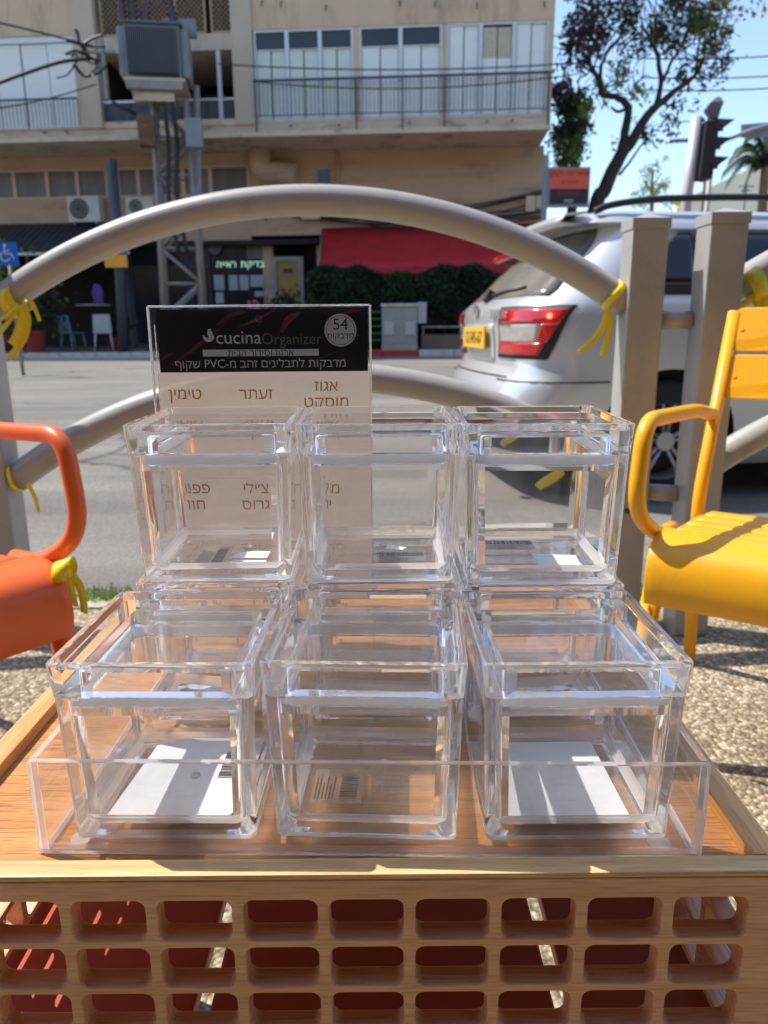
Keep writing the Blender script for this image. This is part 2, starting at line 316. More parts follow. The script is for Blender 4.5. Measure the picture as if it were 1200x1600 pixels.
M['orange_sign'] = mat('orange_sign', lin((225, 90, 66)), 0.5, var=0.05)
M['dark_sign'] = mat('dark_sign', (0.02, 0.022, 0.03), 0.5, var=0.05)
M['grey_sign'] = mat('grey_sign_back', lin((140, 145, 150)), 0.5, var=0.06)
M['grey_box'] = mat('grey_cabinet', lin((160, 156, 150)), 0.7, var=0.06, scale=3)
M['cream'] = mat('cream_building', lin((236, 230, 204)), 0.85, var=0.05, scale=0.4)
M['pot'] = mat('terracotta', lin((150, 62, 48)), 0.8, var=0.1)
M['plastic_w'] = mat('white_plastic', (0.6, 0.62, 0.66), 0.4, var=0.03)
M['plastic_b'] = mat('blue_plastic', (0.2, 0.36, 0.5), 0.4, var=0.03)
M['neon'] = emit_mat('lit_sign_letters', (0.42, 0.72, 0.60), .55)
M['lit_window'] = mat('poster_paper', (0.4, 0.46, 0.48), 0.5, var=0.15, scale=3)
M['purple'] = mat('purple_cloth', (0.15, 0.06, 0.3), 0.8)
M['amber'] = mat('amber_sign', lin((225, 165, 50)), 0.5, var=0.1, scale=4)
M['yellow_l'] = mat('yellow_disc', (0.8, 0.78, 0.1), 0.4, var=0.03)
M['red_l'] = mat('red_disc', (0.8, 0.01, 0.04), 0.4, var=0.03)
M['wire'] = mat('black_cable', (0.02, 0.02, 0.022), 0.6, var=0.1)
M['lightgrey'] = mat('lamp_post_grey', lin((185, 185, 182)), 0.5, metal=0.2, var=0.05)

# ------------------------------------------------------------------ helpers
class MB:
    """Collects shapes into one bmesh."""
    def __init__(s): s.bm = bmesh.new(); s.mi = 0
    def verts(s, co): return [s.bm.verts.new(c) for c in co]
    def face(s, vs, mi=None, smooth=False):
        try: f = s.bm.faces.new(vs)
        except ValueError: return None
        f.material_index = s.mi if mi is None else mi; f.smooth = smooth; return f
    def box(s, a, b, M4=None, mi=None):
        x0, y0, z0 = a; x1, y1, z1 = b
        c = [Vector(p) for p in ((x0,y0,z0),(x1,y0,z0),(x1,y1,z0),(x0,y1,z0),(x0,y0,z1),(x1,y0,z1),(x1,y1,z1),(x0,y1,z1))]
        if M4: c = [M4 @ p for p in c]
        v = s.verts(c)
        for q in ((3,2,1,0),(4,5,6,7),(0,1,5,4),(1,2,6,5),(2,3,7,6),(3,0,4,7)): s.face([v[i] for i in q], mi)
        return s
    def tube(s, pts, r, n=12, closed=False, mi=None, cap=True):
        pts = [Vector(p) for p in pts]; k = len(pts)
        rs = r if isinstance(r, (list, tuple)) else [r] * k
        rings = []; prev = None
        for i, p in enumerate(pts):
            a = pts[i - 1] if (i or closed) else p; b = pts[(i + 1) % k] if (i < k - 1 or closed) else p
            t = (b - a).normalized()
            if prev is None:
                h = Vector((0, 0, 1)) if abs(t.z) < 0.9 else Vector((1, 0, 0)); u = t.cross(h).normalized()
            else: u = (prev - t * prev.dot(t)).normalized()
            prev = u; w = t.cross(u)
            rings.append(s.verts([p + (u * cos(2*pi*j/n) + w * sin(2*pi*j/n)) * rs[i] for j in range(n)]))
        for i in range(k if closed else k - 1):
            A, B = rings[i], rings[(i + 1) % k]
            for j in range(n): s.face([A[j], A[(j+1)%n], B[(j+1)%n], B[j]], mi, True)
        if cap and not closed: s.face(rings[0][::-1], mi); s.face(rings[-1], mi)
        return s
    def loft(s, rings, cap0=True, cap1=True, smooth=False, mi=None):
        R_ = [s.verts(r) for r in rings]; n = len(R_[0])
        for A, B in zip(R_, R_[1:]):
            for j in range(n): s.face([A[j], A[(j+1)%n], B[(j+1)%n], B[j]], mi, smooth)
        if cap0: s.face(R_[0][::-1], mi)
        if cap1: s.face(R_[-1], mi)
        return R_
    def disc(s, c, r, axis, n=24, th=0.0, mi=None):
        c = Vector(c); a = Vector(axis).normalized(); h = Vector((0,0,1)) if abs(a.z) < .9 else Vector((1,0,0))
        u = a.cross(h).normalized(); w = a.cross(u)
        ring = lambda o: [c + a * o + (u * cos(2*pi*j/n) + w * sin(2*pi*j/n)) * r for j in range(n)]
        if th: s.loft([ring(0), ring(th)], mi=mi)
        else: s.face(s.verts(ring(0)), mi)
        return s
    def build(s, name, mats, parent=None, bevel=0.0, seg=2, fix=True, smooth_angle=None, link=True):
        if fix and s.bm.faces: bmesh.ops.recalc_face_normals(s.bm, faces=s.bm.faces[:])
        if bevel:
            es = [e for e in s.bm.edges if len(e.link_faces) == 2 and e.calc_face_angle(0) > 0.5]
            bmesh.ops.bevel(s.bm, geom=es, offset=bevel, segments=seg, affect='EDGES', profile=0.6)
        me = bpy.data.meshes.new(name); s.bm.to_mesh(me); s.bm.free()
        for mm in (mats if isinstance(mats, (list, tuple)) else [mats]): me.materials.append(mm)
        if smooth_angle:
            for p in me.polygons: p.use_smooth = True
            me.set_sharp_from_angle(angle=R(smooth_angle))
        o = bpy.data.objects.new(name, me); COL.objects.link(o)
        if parent: o.parent = parent
        return o

def tag(o, label=None, cat=None, group=None, kind=None):
    if label: o['label'] = label
    if cat: o['category'] = cat
    if group: o['group'] = group
    if kind: o['kind'] = kind
    return o
def empty(name, loc=(0, 0, 0), rz=0.0, label=None, cat=None, group=None):
    o = bpy.data.objects.new(name, None); COL.objects.link(o); o.location = loc; o.rotation_euler = (0, 0, rz); o.empty_display_size = 0.05
    return tag(o, label, cat, group)
def copy_tree(o, parent=None):
    c = o.copy(); COL.objects.link(c)
    if parent: c.parent = parent
    for ch in list(o.children): copy_tree(ch, c)
    return c
def box_obj(name, a, b, m, parent=None, bevel=0.0):
    q = MB(); q.box(a, b); return q.build(name, m, parent, bevel=bevel)
def rring(w, d, r, z, n=4, cx=0, cy=0):
    pts = []
    for ci, (sx, sy) in enumerate(((1, -1), (1, 1), (-1, 1), (-1, -1))):
        a0 = (-pi/2, 0, pi/2, pi)[ci]
        for j in range(n + 1):
            a = a0 + j * (pi/2) / n
            pts.append(Vector((cx + sx * (w/2 - r) + r * cos(a), cy + sy * (d/2 - r) + r * sin(a), z)))
    return pts
def heb(s):
    out = []; run = ''
    for ch in reversed(s):
        if ch.isascii() and ch.isalnum(): run = ch + run
        else:
            if run: out.append(run); run = ''
            out.append({'(': ')', ')': '('}.get(ch, ch))
    if run: out.append(run)
    return ''.join(out)
def glyph_mesh(name, cu, res=4):
    """Flat mesh of lettering outlines, non-zero winding, so overlapping strokes stay filled."""
    loops = []
    for sp in cu.splines:
        if sp.type == 'BEZIER':
            P, bp = [], sp.bezier_points
            for i in range(len(bp)):
                a, b = bp[i], bp[(i + 1) % len(bp)]
                straight = (a.handle_right - a.co).cross(b.co - a.co).length < 1e-7 and (b.handle_left - b.co).cross(b.co - a.co).length < 1e-7
                k = 1 if straight else res
                for j in range(k):
                    t = j / k; q_ = a.co*(1-t)**3 + 3*a.handle_right*t*(1-t)**2 + 3*b.handle_left*t*t*(1-t) + b.co*t**3; P.append(Vector((q_.x, q_.y)))
        else: P = [Vector((p.co.x, p.co.y)) for p in sp.points]
        Q = [p for i, p in enumerate(P) if (p - P[i-1]).length > 1e-5]
        if len(Q) > 2: loops.append(Q)
    V, E = [], []
    for L in loops:
        b = len(V); V += L; E += [(b + i, b + (i + 1) % len(L)) for i in range(len(L))]
    vo, eo, fo, *_ = delaunay_2d_cdt(V, E, [], 0, 1e-5)
    def wind(p):
        w = 0
        for L in loops:
            for i in range(len(L)):
                a, b = L[i-1], L[i]
                if (a.y <= p.y) != (b.y <= p.y):
                    x = a.x + (p.y - a.y) * (b.x - a.x) / (b.y - a.y)
                    if x > p.x: w += 1 if b.y > a.y else -1
        return w
    F_ = [f for f in fo if wind(sum((vo[i] for i in f), Vector((0, 0))) / len(f)) != 0]
    me = bpy.data.meshes.new(name); me.from_pydata([(v.x, v.y, 0) for v in vo], [], F_); me.update()
    bm = bmesh.new(); bm.from_mesh(me); bmesh.ops.delete(bm, geom=[v for v in bm.verts if not v.link_faces], context='VERTS'); bm.to_mesh(me); bm.free()
    return me
def text(name, body, size, loc, rot, m, parent=None, align='CENTER', off=0.0, bold=0.0, sx=1.0):
    c = bpy.data.curves.new(name, 'FONT'); c.body = body; c.size = 1.0; c.align_x = align; c.align_y = 'CENTER'
    c.offset = bold / size
    t = bpy.data.objects.new(name, c); COL.objects.link(t)
    dg = bpy.context.evaluated_depsgraph_get()
    me = glyph_mesh(name, t.to_curve(dg)); t.to_curve_clear(); bpy.data.objects.remove(t)
    me.materials.append(m)
    o = bpy.data.objects.new(name, me); COL.objects.link(o); o.location = loc; o.rotation_euler = rot; o.scale = (size * sx, size, size)
    if off: md = o.modifiers.new('s', 'SOLIDIFY'); md.thickness = off / size
    if parent: o.parent = parent
    return o
def panel_holes(name, outline, holes, th, bevel, m, parent=None):
    """Flat board with real holes: outline and holes as closed 2D loops in (x, y), thickness th about z = 0."""
    c = bpy.data.curves.new(name, 'CURVE'); c.dimensions = '2D'; c.fill_mode = 'BOTH'; c.extrude = th/2 - bevel; c.bevel_depth = bevel; c.bevel_resolution = 1
    c.offset = -bevel
    for lp in [outline] + holes:
        sp = c.splines.new('POLY'); sp.points.add(len(lp) - 1); sp.use_cyclic_u = True
        for i, p in enumerate(lp): sp.points[i].co = (p[0], p[1], 0, 1)
    t = bpy.data.objects.new(name, c); COL.objects.link(t)
    dg = bpy.context.evaluated_depsgraph_get(); dg.update()
    me = bpy.data.meshes.new_from_object(t.evaluated_get(dg)); bpy.data.objects.remove(t)
    me.materials.clear(); me.materials.append(m)
    for p in me.polygons: p.use_smooth = False
    o = bpy.data.objects.new(name, me); COL.objects.link(o)
    if parent: o.parent = parent
    return o
def rr2(x0, x1, y0, y1, r, n=5): return [(p.x, p.y) for p in rring(x1-x0, y1-y0, r, 0, n, (x0+x1)/2, (y0+y1)/2)]
def arc3(a, b, c, n):
    """n+1 points on the circle through a, b, c."""
    a, b, c = Vector(a), Vector(b), Vector(c)
    ab, ac = b - a, c - a; nn = ab.cross(ac)
    cen = a + (nn.cross(ab) * ac.length_squared + ac.cross(nn) * ab.length_squared) / (2 * nn.length_squared)
    u = (a - cen).normalized(); r = (a - cen).length; w = nn.normalized().cross(u)
    d = c - cen; ang = math.atan2(d.dot(w), d.dot(u)) % (2 * pi)
    return [cen + (u * cos(ang*i/n) + w * sin(ang*i/n)) * r for i in range(n + 1)]
def smooth_path(pts, k=6):
    pts = [Vector(p) for p in pts]; out = []
    for i in range(len(pts) - 1):
        p0 = pts[max(i-1, 0)]; p1 = pts[i]; p2 = pts[i+1]; p3 = pts[min(i+2, len(pts)-1)]
        for j in range(k):
            t = j / k
            out.append(0.5 * ((2*p1) + (p2-p0)*t + (2*p0-5*p1+4*p2-p3)*t*t + (3*p1-p0-3*p2+p3)*t**3))
    out.append(pts[-1]); return out
def fillet_path(pts, rad, k=6):
    pts = [Vector(p) for p in pts]; out = [pts[0]]
    for i in range(1, len(pts) - 1):
        r = rad[i-1] if isinstance(rad, (list, tuple)) else rad
        a = (pts[i-1] - pts[i]); b = (pts[i+1] - pts[i])
        d = min(r, a.length * .49, b.length * .49); A = pts[i] + a.normalized() * d; B = pts[i] + b.normalized() * d
        for j in range(k + 1):
            t = j / k; out.append(A * (1-t)**2 + pts[i] * 2 * t * (1-t) + B * t * t)
    out.append(pts[-1]); return out

# ================================================================== SETTING
def sheet(name, pts_rows, m):
    q = MB(); rows = [q.verts(r) for r in pts_rows]
    for A, B in zip(rows, rows[1:]):
        for i in range(len(A) - 1): q.face([A[i], A[i+1], B[i+1], B[i]])
    return tag(q.build(name, m), kind='structure')
XW = 70
sheet('ground', [[(-400, -60, -0.42), (400, -60, -0.42)], [(-400, 700, -0.42), (400, 700, -0.42)]], M['earth'])
def slab(name, x0, x1, y0, y1, z0, z1, m):
    return tag(box_obj(name, (x0, y0, z0), (x1, y1, z1), m), kind='structure')
slab('pavement', -XW, XW, -8, 2.06, -0.40, 0.0, M['pebble'])
road_rows = [(2.2, -0.10), (6, -0.09), (9, -0.02), (13, 0.07), (17.0, 0.150)]
road = sheet('road', [[(x, y, z) for x in (-XW, -20, 0, 20, XW)] for y, z in road_rows], M['asphalt'])
for x0, w in ((-8.2, 0.5), (-6.2, 0.5), (-4.2, 0.5)):        # faint painted bands across the lane on the left
    pass
q = MB()
for k in range(3):
    q.box((-9 + 0, 9.6 + k * 1.3, -0.01 + k*0.03 + .003), (-3.4, 9.85 + k * 1.3, -0.002 + k*0.03))
# kerbs: stones laid one by one
def kerb(name, y, z0, z1, x0, x1, n, w, mats, skip=None):
    k = tag(bpy.data.objects.new(name, None), kind='structure'); COL.objects.link(k)
    L = (x1 - x0) / n; base = {}
    for i in range(n):
        mm = mats(i); key = mm.name
        if key not in base:
            qq = MB(); qq.box((0.006, 0, 0), (L - 0.006, w, z1 - z0)); o = qq.build('kerb_stone', mm, k, bevel=0.015); base[key] = o
        else:
            o = base[key].copy(); COL.objects.link(o); o.parent = k
        o.location = (x0 + i * L, y + random.uniform(-.003, .003), z0 + random.uniform(-.002, .002))
    return k
kerb('near_kerb', 2.065, -0.30, 0.008, -4, 4, 8, 0.13, lambda i: M['kerb_g'])
def kc(i):
    x = -9.6 + i * 0.8
    if -0.9 < x < 0.6: return M['kerb_r']
    return M['kerb_w']
kerb('far_kerb', 17.0, 0.0, 0.285, -9.6, 9.6, 24, 0.15, kc)
slab('far_pavement', -XW, XW, 17.16, 75, -0.40, 0.27, M['far_pave'])
qq = MB(); qq.box((-XW, 17.0, -.4), (-9.62, 17.155, .28)); qq.box((9.62, 17.0, -.4), (XW, 17.155, .28)); tag(qq.build('far_kerb_run', M['kerb_w']), kind='structure')
qq = MB(); qq.box((-XW, 2.065, -.4), (-4.02, 2.195, .005)); qq.box((4.02, 2.065, -.4), (XW, 2.195, .005)); tag(qq.build('near_kerb_run', M['kerb_g']), kind='structure')
q.bm.free()

# unseen shop wall and canopy behind the camera, added to darken fronts and reflections
M['near_wall'] = mat('near_wall', lin((150, 126, 104)), 0.9, var=0.1, scale=1)
nw = tag(bpy.data.objects.new('unseen_street_wall', None), kind='structure'); COL.objects.link(nw)
box_obj('wall_face', (-30, -4.4, 0), (30, -4.0, 8.5), M['near_wall'], nw)
for k in range(9): box_obj('shop_glazing', (-22 + k * 4.9, -3.99, .3), (-18.6 + k * 4.9, -3.95, 2.7), M['darkglass'], nw)
box_obj('sky_block_canopy', (-30, -3.94, 2.95), (30, -.5, 3.1), M['blk_cloth'], nw)  # added canopy, reaching forward to block sky fill on front faces

# ================================================================== BUILDING
PHI = R(4.0)
BO = Vector((0, 19.0, 0))
Bld = empty('apartment_building', BO, -PHI, 'beige apartment block with shuttered balconies and shops at street level', 'building')
Binv = (Matrix.Translation(BO) @ Matrix.Rotation(-PHI, 4, 'Z')).inverted()
def F(px, py, off=0.0):
    d = Binv.to_3x3() @ ray(px, py); o = Binv @ Vector((0, 0, CAM_Z))
    t = (off - o.y) / d.y; p = o + d * t
    return p.x, p.z
def frect(px0, py0, px1, py1, off=0.0):
    x0, z1 = F(px0, (py0+py0)/2, off); x1, z0 = F(px1, py1, off)
    return min(x0, x1), max(x0, x1), min(z0, z1), max(z0, z1)
def fbox(name, px0, py0, px1, py1, y0, y1, m, parent=Bld, ref=None, bevel=0.0):
    """Box on the facade: outline from survey pixels on the plane local y = y0, reaching back to y1."""
    x0, x1, z0, z1 = frect(px0, py0, px1, py1, y0 if ref is None else ref)
    return box_obj(name, (x0, y0, z0), (x1, y1, z1), m, parent, bevel)
def lbox(name, x0, x1, z0, z1, y0, y1, m, parent=Bld, bevel=0.0): return box_obj(name, (x0, y0, z0), (x1, y1, z1), m, parent, bevel)

ZS = F(600, 206)[1]                # underside of the overhang
XL = -24.0; XR = F(864, 100)[0]
x_p1a, x_p1b = F(119, 100)[0], F(154, 100)[0]
x_p2a, x_p2b = F(364, 100)[0], F(396, 100)[0]
Zw0, Zw1 = F(600, 185)[1], F(600, 40)[1]      # window band
ZTOP = 15.5; REC = 1.75
STO = 3.15
# mass behind, floors and lower wall
lbox('rear_wall', XL, XR, 0.27, ZTOP, 6.0, 6.3, M['plaster_dk'])
lbox('side_wall', XR - 0.25, XR - 0.002, ZS + .222, ZTOP - .002, 0.30, 5.998, M['plaster'])
XLW = F(848, 290, 1.75)[0]
lbox('lower_side_wall', XLW - 0.25, XLW, 0.27, ZS - 0.002, REC + 0.3, 5.998, M['plaster_dk'])
lbox('overhang_slab', XL, XR, ZS, ZS + 0.22, 0.0, 5.99, M['slab'])
zc1, zc0 = F(500, 335, REC)[1], None
# recessed wall of the mezzanine, with window openings left of x = 385 px
zmw1, zmw0 = F(90, 264, REC)[1], F(90, 310, REC)[1]
xm = F(388, 280, REC)[0]
Z_SHOP = F(300, 345, REC)[1]
lbox('mezzanine_wall', xm, XLW, Z_SHOP - 0.4, ZS - 0.002, REC, REC + 0.25, M['plaster_dk'])
lbox('mezzanine_wall', XL, xm - 0.002, zmw1, ZS - 0.002, REC, REC + 0.25, M['plaster_dk'])
lbox('mezzanine_wall', XL, xm - 0.002, Z_SHOP - 0.5, zmw0, REC, REC + 0.25, M['plaster_dk'])
def window_strip(px0, px1, posts, paned, off, z0, z1, pm, fm, name='window'):
    for a, b in zip(posts, posts[1:]):
        x0, x1 = F(a, 280, off)[0], F(b, 280, off)[0]
        q = MB(); t = 0.05
        q.box((x0, off + .03, z0), (x0 + t, off + .13, z1)); q.box((x1 - t, off + .03, z0), (x1, off + .13, z1))
        q.box((x0 + t, off + .03, z0), (x1 - t, off + .13, z0 + t)); q.box((x0 + t, off + .03, z1 - t), (x1 - t, off + .13, z1))
        w = q.build(name, fm, Bld)
        box_obj('pane', (x0 + t, off + .07, z0 + t), (x1 - t, off + .1, z1 - t), pm, w)
window_strip(0, 165, [-150, -90, -35, 20, 72, 119, 166], 0, REC, zmw0, zmw1, M['dimglass'], M['frame_c'])
lbox('wall_pier', F(167, 280, REC)[0], F(182, 280, REC)[0], zmw0 + .001, zmw1 - .001, REC, REC + .25, M['plaster_dk'])
window_strip(0, 165, [183, 215, 248, 285, 328, 388], 0, REC, zmw0, zmw1, M['dimglass'], M['frame_c'])
fbox('small_window', 497, 265, 516, 285, REC - .02, REC + .02, M['darkglass'])
# --- right block, first storey
def parapet(x0, x1, z0, z1, m=M['plaster']): lbox('parapet', x0, x1, z0, z1, 0.0, 0.2, m)
def storey(dz):
    """One storey of the overhanging facade, dz above the first."""
    z0, z1 = Zw0 + dz, Zw1 + dz
    base = ZS + dz
    parapet(x_p2b + .002, XR, base + (.222 if dz == 0 else 0.0), z0)
    # bays
    bays = [(398, 552, 3, 'g'), (562, 690, 2, 'w'), (698, 855, 3, 's')]
    for a, b, n, kind in bays:
        xa, xb = F(a, 110)[0], F(b, 110)[0]; L = (xb - xa) / n
        for i in range(n):
            u0 = xa + i * L; u1 = u0 + L
            q = MB(); t = 0.045
            q.box((u0, .02, z0), (u0 + t, .12, z1)); q.box((u1 - t, .02, z0), (u1, .12, z1))
            q.box((u0 + t, .02, z0), (u1 - t, .12, z0 + t)); q.box((u0 + t, .02, z1 - t), (u1 - t, .12, z1))
            w = q.build('window', M['alu'], Bld)
            zt = z1 - t
            if kind != 's':
                zt = z1 - 0.42
                box_obj('transom_pane', (u0 + t, .06, zt + .02), (u1 - t, .08, z1 - t), M['darkglass'], w)
                box_obj('transom_bar', (u0 + t, .03, zt), (u1 - t, .10, zt + .02), M['alu'], w)
            for k in range(2):
                v0 = u0 + t + k * (L - 2*t) / 2; v1 = v0 + (L - 2*t) / 2
                pm = M['shutter_g'] if kind == 'g' else (M['shutter_b'] if (kind == 's' and i == 1) else M['shutter'])
                y = .05 + .02 * k
                zs = z0 + t
                if kind == 's' and i == 1:
                    box_obj('shutter_panel', (v0 + .012, y, zs), (v1 - .012, y + .015, zs + 1.15), M['shutter'], w)
                    q = MB(); zz = zs + 1.16
                    while zz < zt - .05:
                        q.box((v0 + .012, y, zz), (v1 - .012, y + .014, zz + .05), Matrix.Identity(4)); zz += .062
                    tag(q.build('blind_slats', pm, w), kind='stuff')
                else:
                    box_obj('shutter_panel', (v0 + .012, y, zs), (v1 - .012, y + .015, zt), pm, w, bevel=.004)
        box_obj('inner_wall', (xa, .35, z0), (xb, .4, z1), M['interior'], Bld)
    for a, b in ((552, 562), (690, 698), (855, 864)):
        lbox('pier', F(a, 110)[0] + .002, (F(b, 110)[0] if b < 864 else XR) - .002, z0 + .001, z1 - .001, 0.01, .25, M['plaster'])
    # railing of thin bars in front of the shutters
    q = MB(); xa, xb = x_p2b, XR - .05; zt = z0 + 0.80
    q.box((xa, -.14, zt), (xb, -.10, zt + .05)); q.box((xa, -.13, z0 + .08), (xb, -.11, z0 + .10))
    tag_r = q.build('railing', M['iron'], Bld)
    n = 74
    q = MB()
    for i in range(n):
        x = xa + .05 + (xb - xa - .1) * i / (n - 1)
        q.box((x - .006, -.126, z0 + .10), (x + .006, -.114, zt))
    tag(q.build('railing_bars', M['iron'], tag_r), kind='stuff')
    for x in (xa + .02, F(552, 110)[0] + .05, F(628, 110)[0], F(694, 110)[0], xb - .05):
        box_obj('railing_post', (x, -.135, z0 - .25), (x + .035, -.105, zt), M['iron'], tag_r)
    # left block
    xa, xb = XL, x_p1a - .002
    lbox('parapet', XL, xb, base + (.222 if dz == 0 else 0), z0 - .02, -.05, .2, M['plaster'])
    xw0, xw1 = F(-170, 110)[0], xb - .05; n = 7; L = (xw1 - xw0) / n
    for i in range(n):
        u0 = xw0 + i * L
        box_obj('shutter_panel', (u0 + .012, .03 + .02 * (i % 2), z0), (u0 + L - .012, .05 + .02 * (i % 2), z1 - .12), M['shutter'], Bld, bevel=.004)
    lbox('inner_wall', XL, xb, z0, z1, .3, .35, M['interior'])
    lbox('window_head', XL, xb, z1 - .11, z1 + .02, -.02, .2, M['alu'])
    q = MB(); zt = z0 + .55
    q.box((xw0, -.17, zt), (xb, -.13, zt + .04))
    rl = q.build('railing', M['iron'], Bld)
    q = MB()
    for i in range(50):
        x = xw0 + (xb - xw0) * i / 49
        q.box((x - .006, -.156, z0 - .02), (x + .006, -.144, zt))
    tag(q.build('railing_bars', M['iron'], rl), kind='stuff')
for k in range(3): storey(k * STO)
for k in range(1, 4):
    z = Zw1 + (k - 1) * STO; z2 = ZS + k * STO
    lbox('spandrel', x_p2b + .002, XR, z + .002, z2 - .002, 0.0, .2, M['plaster'])
    lbox('spandrel', XL, x_p1a - .002, z + .022, z2 - .002, -.05, .2, M['plaster'])
lbox('pillar', x_p1a, x_p1b, ZS + .222, ZTOP, -.10, .5, M['pillar'])
lbox('pillar', x_p2a, x_p2b, ZS + .222, ZTOP, -.06, .5, M['pillar'])
lbox('slab_lip', XL, XR, ZS - .06, ZS + .05, -.12, -.002, M['slab'])
# drain spouts and stains under the windows
for px in (70, 105, 455, 530, 640, 760, 800):
    x = F(px, 190)[0]; q = MB(); q.tube([(x, -.02, Zw0 - .12), (x, -.16, Zw0 - .14)], .02, 6); q.build('drain_spout', M['iron'], Bld)
for px, py in ((410, 5), (440, 6), (510, 12), (625, 5), (680, 6), (745, 8), (850, 6)):
    x, z = F(px, py); q = MB(); q.tube([(x, -.001, z + .05), (x, -.09, z), (x, -.1, z - .1)], .016, 6); q.build('wall_hook', M['iron'], Bld)
# centre bay balconies
zb1 = F(260, 55)[1]; zb0 = F(260, 81)[1]
for k in range(3):
    dz = k * STO
    lbox('balcony_slab', x_p1b + .002, x_p2a - .002, zb0 + dz, zb1 + dz, -.02, 2.6, M['pillar'])
lbox('roof', XL, XR, ZTOP + .001, ZTOP + .2, -.1, 6.3, M['slab'])
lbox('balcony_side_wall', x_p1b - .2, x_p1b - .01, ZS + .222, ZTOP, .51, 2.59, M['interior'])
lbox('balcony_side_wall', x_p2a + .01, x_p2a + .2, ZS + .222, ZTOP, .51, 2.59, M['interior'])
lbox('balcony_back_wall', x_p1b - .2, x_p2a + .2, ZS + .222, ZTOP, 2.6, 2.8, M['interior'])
lbox('balcony_floor_edge', x_p1b + .002, x_p2a - .002, ZS + .222, ZS + .36, -.04, .3, M['slab'])
# lattice screens on the upper balcony
def screen(px0, px1, dz):
    x0, x1 = F(px0, 30)[0], F(px1, 30)[0]; z0 = zb1 + dz + .03; z1 = zb0 + dz + STO - .4
    q = MB(); t = .04
    for a in ((x0, z0, x0 + t, z1), (x1 - t, z0, x1, z1), (x0, z0, x1, z0 + t), (x0, z1 - t, x1, z1)): q.box((a[0], .05, a[1]), (a[2], .11, a[3]))
    s_ = q.build('lattice_screen', M['mesh'], Bld)
    q = MB(); step = .11; w = x1 - x0; h = z1 - z0
    for sgn in (1, -1):
        c = -h
        while c < w:
            a = max(c, 0); b = min(c + h, w)
            if b > a:
                za, zb_ = a - c, b - c
                if sgn < 0: za, zb_ = h - za, h - zb_
                P, Q = Vector((x0 + a, .08 + .008 * sgn, z0 + za)), Vector((x0 + b, .08 + .008 * sgn, z0 + zb_))
                q.tube([P, Q], .009, 4, cap=False)
            c += step
    tag(q.build('lattice_bars', M['mesh'], s_), kind='stuff')
for a, b in ((155, 206), (210, 268), (272, 320), (328, 364)):
    for k in range(2): screen(a, b, k * STO)
# open balcony under it: dark panels and rail
zr = F(300, 155)[1]; zf = ZS + .37
q = MB(); q.box((x_p1b + .02, .02, zr - .03), (x_p2a - .02, .06, zr + .02)); q.box((F(341, 150)[0], .0, zf), (F(347, 150)[0], .08, zf + 1.65))
q.build('balcony_rail', M['alu'], Bld)
for i in range(5):
    L = (x_p2a - x_p1b - .1) / 5; x = x_p1b + .05 + i * L
    lbox('balcony_panel', x + .01, x + L - .01, zf, zr - .04, .05, .07, M['iron'])
lbox('balcony_door', F(245, 130)[0], F(305, 130)[0], zf, zb0 - .4, 2.5, 2.58, M['darkglass'])
for i, (a, b) in enumerate(((160, 200), (318, 352))):
    lbox('roller_blind', F(a, 130, 2.4)[0], F(b, 130, 2.4)[0], zf + 1.2, zb0 - .3, 2.4, 2.45, M['iron'])
# vent duct
def duct():
    p = [F(407, 222, REC - .3), F(407, 268, REC - .3), F(462, 274, REC - .3)]
    pts = [(a, REC - .35, b) for a, b in p]; pts[0] = (pts[0][0], REC - .35, ZS + .01)
    q = MB(); q.tube(fillet_path(pts, .45, 8), .27, 16); o = q.build('vent_duct', M['plaster_dk'], Bld); return o
duct()
q = MB(); x, z0_ = F(528, 262, REC); x2, z2_ = F(528, 292, REC); q.tube([(x, REC - .05, ZS), (x, REC - .05, z2_)], .04, 8); q.build('downpipe', M['plaster_dk'], Bld)
# ground floor
gz = 0.27
def shopbox(name, px0, px1, z0, z1, off, m, th=.08): return lbox(name, F(px0, 450, off)[0], F(px1, 450, off)[0], z0, z1, off, off + th, m)
GF = REC + .3
zt = Z_SHOP - .5
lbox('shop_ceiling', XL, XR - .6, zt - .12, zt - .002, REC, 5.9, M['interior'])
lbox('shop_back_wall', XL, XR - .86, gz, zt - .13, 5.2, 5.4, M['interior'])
shopbox('shop_pier', 196, 204, gz, zt - .13, GF, M['iron'], .2)
shopbox('shop_pier', 412, 428, gz, zt - .13, GF, M['plaster_dk'], .3)
shopbox('shop_wall', 496, 845, gz, zt - .13, GF, M['plaster_dk'], .2)
shopbox('shop_wall', 474, 495.5, gz, zt - .13, GF + .5, M['interior'], .2)
for a, b in ((205, 250), (251, 296), (297, 330)):
    x0, x1 = F(a, 450, GF)[0], F(b, 450, GF)[0]
    q = MB(); t = .05
    for r_ in ((x0, gz, x0 + t, zt - .13), (x1 - t, gz, x1, zt - .13), (x0, gz, x1, gz + .1), (x0, 2.4, x1, 2.46)): q.box((r_[0], GF, r_[1]), (r_[2], GF + .06, r_[3]))
    w = q.build('shopfront', M['iron'], Bld)
    box_obj('pane', (x0 + t, GF + .02, gz + .1), (x1 - t, GF + .03, zt - .14), M['darkglass'], w)
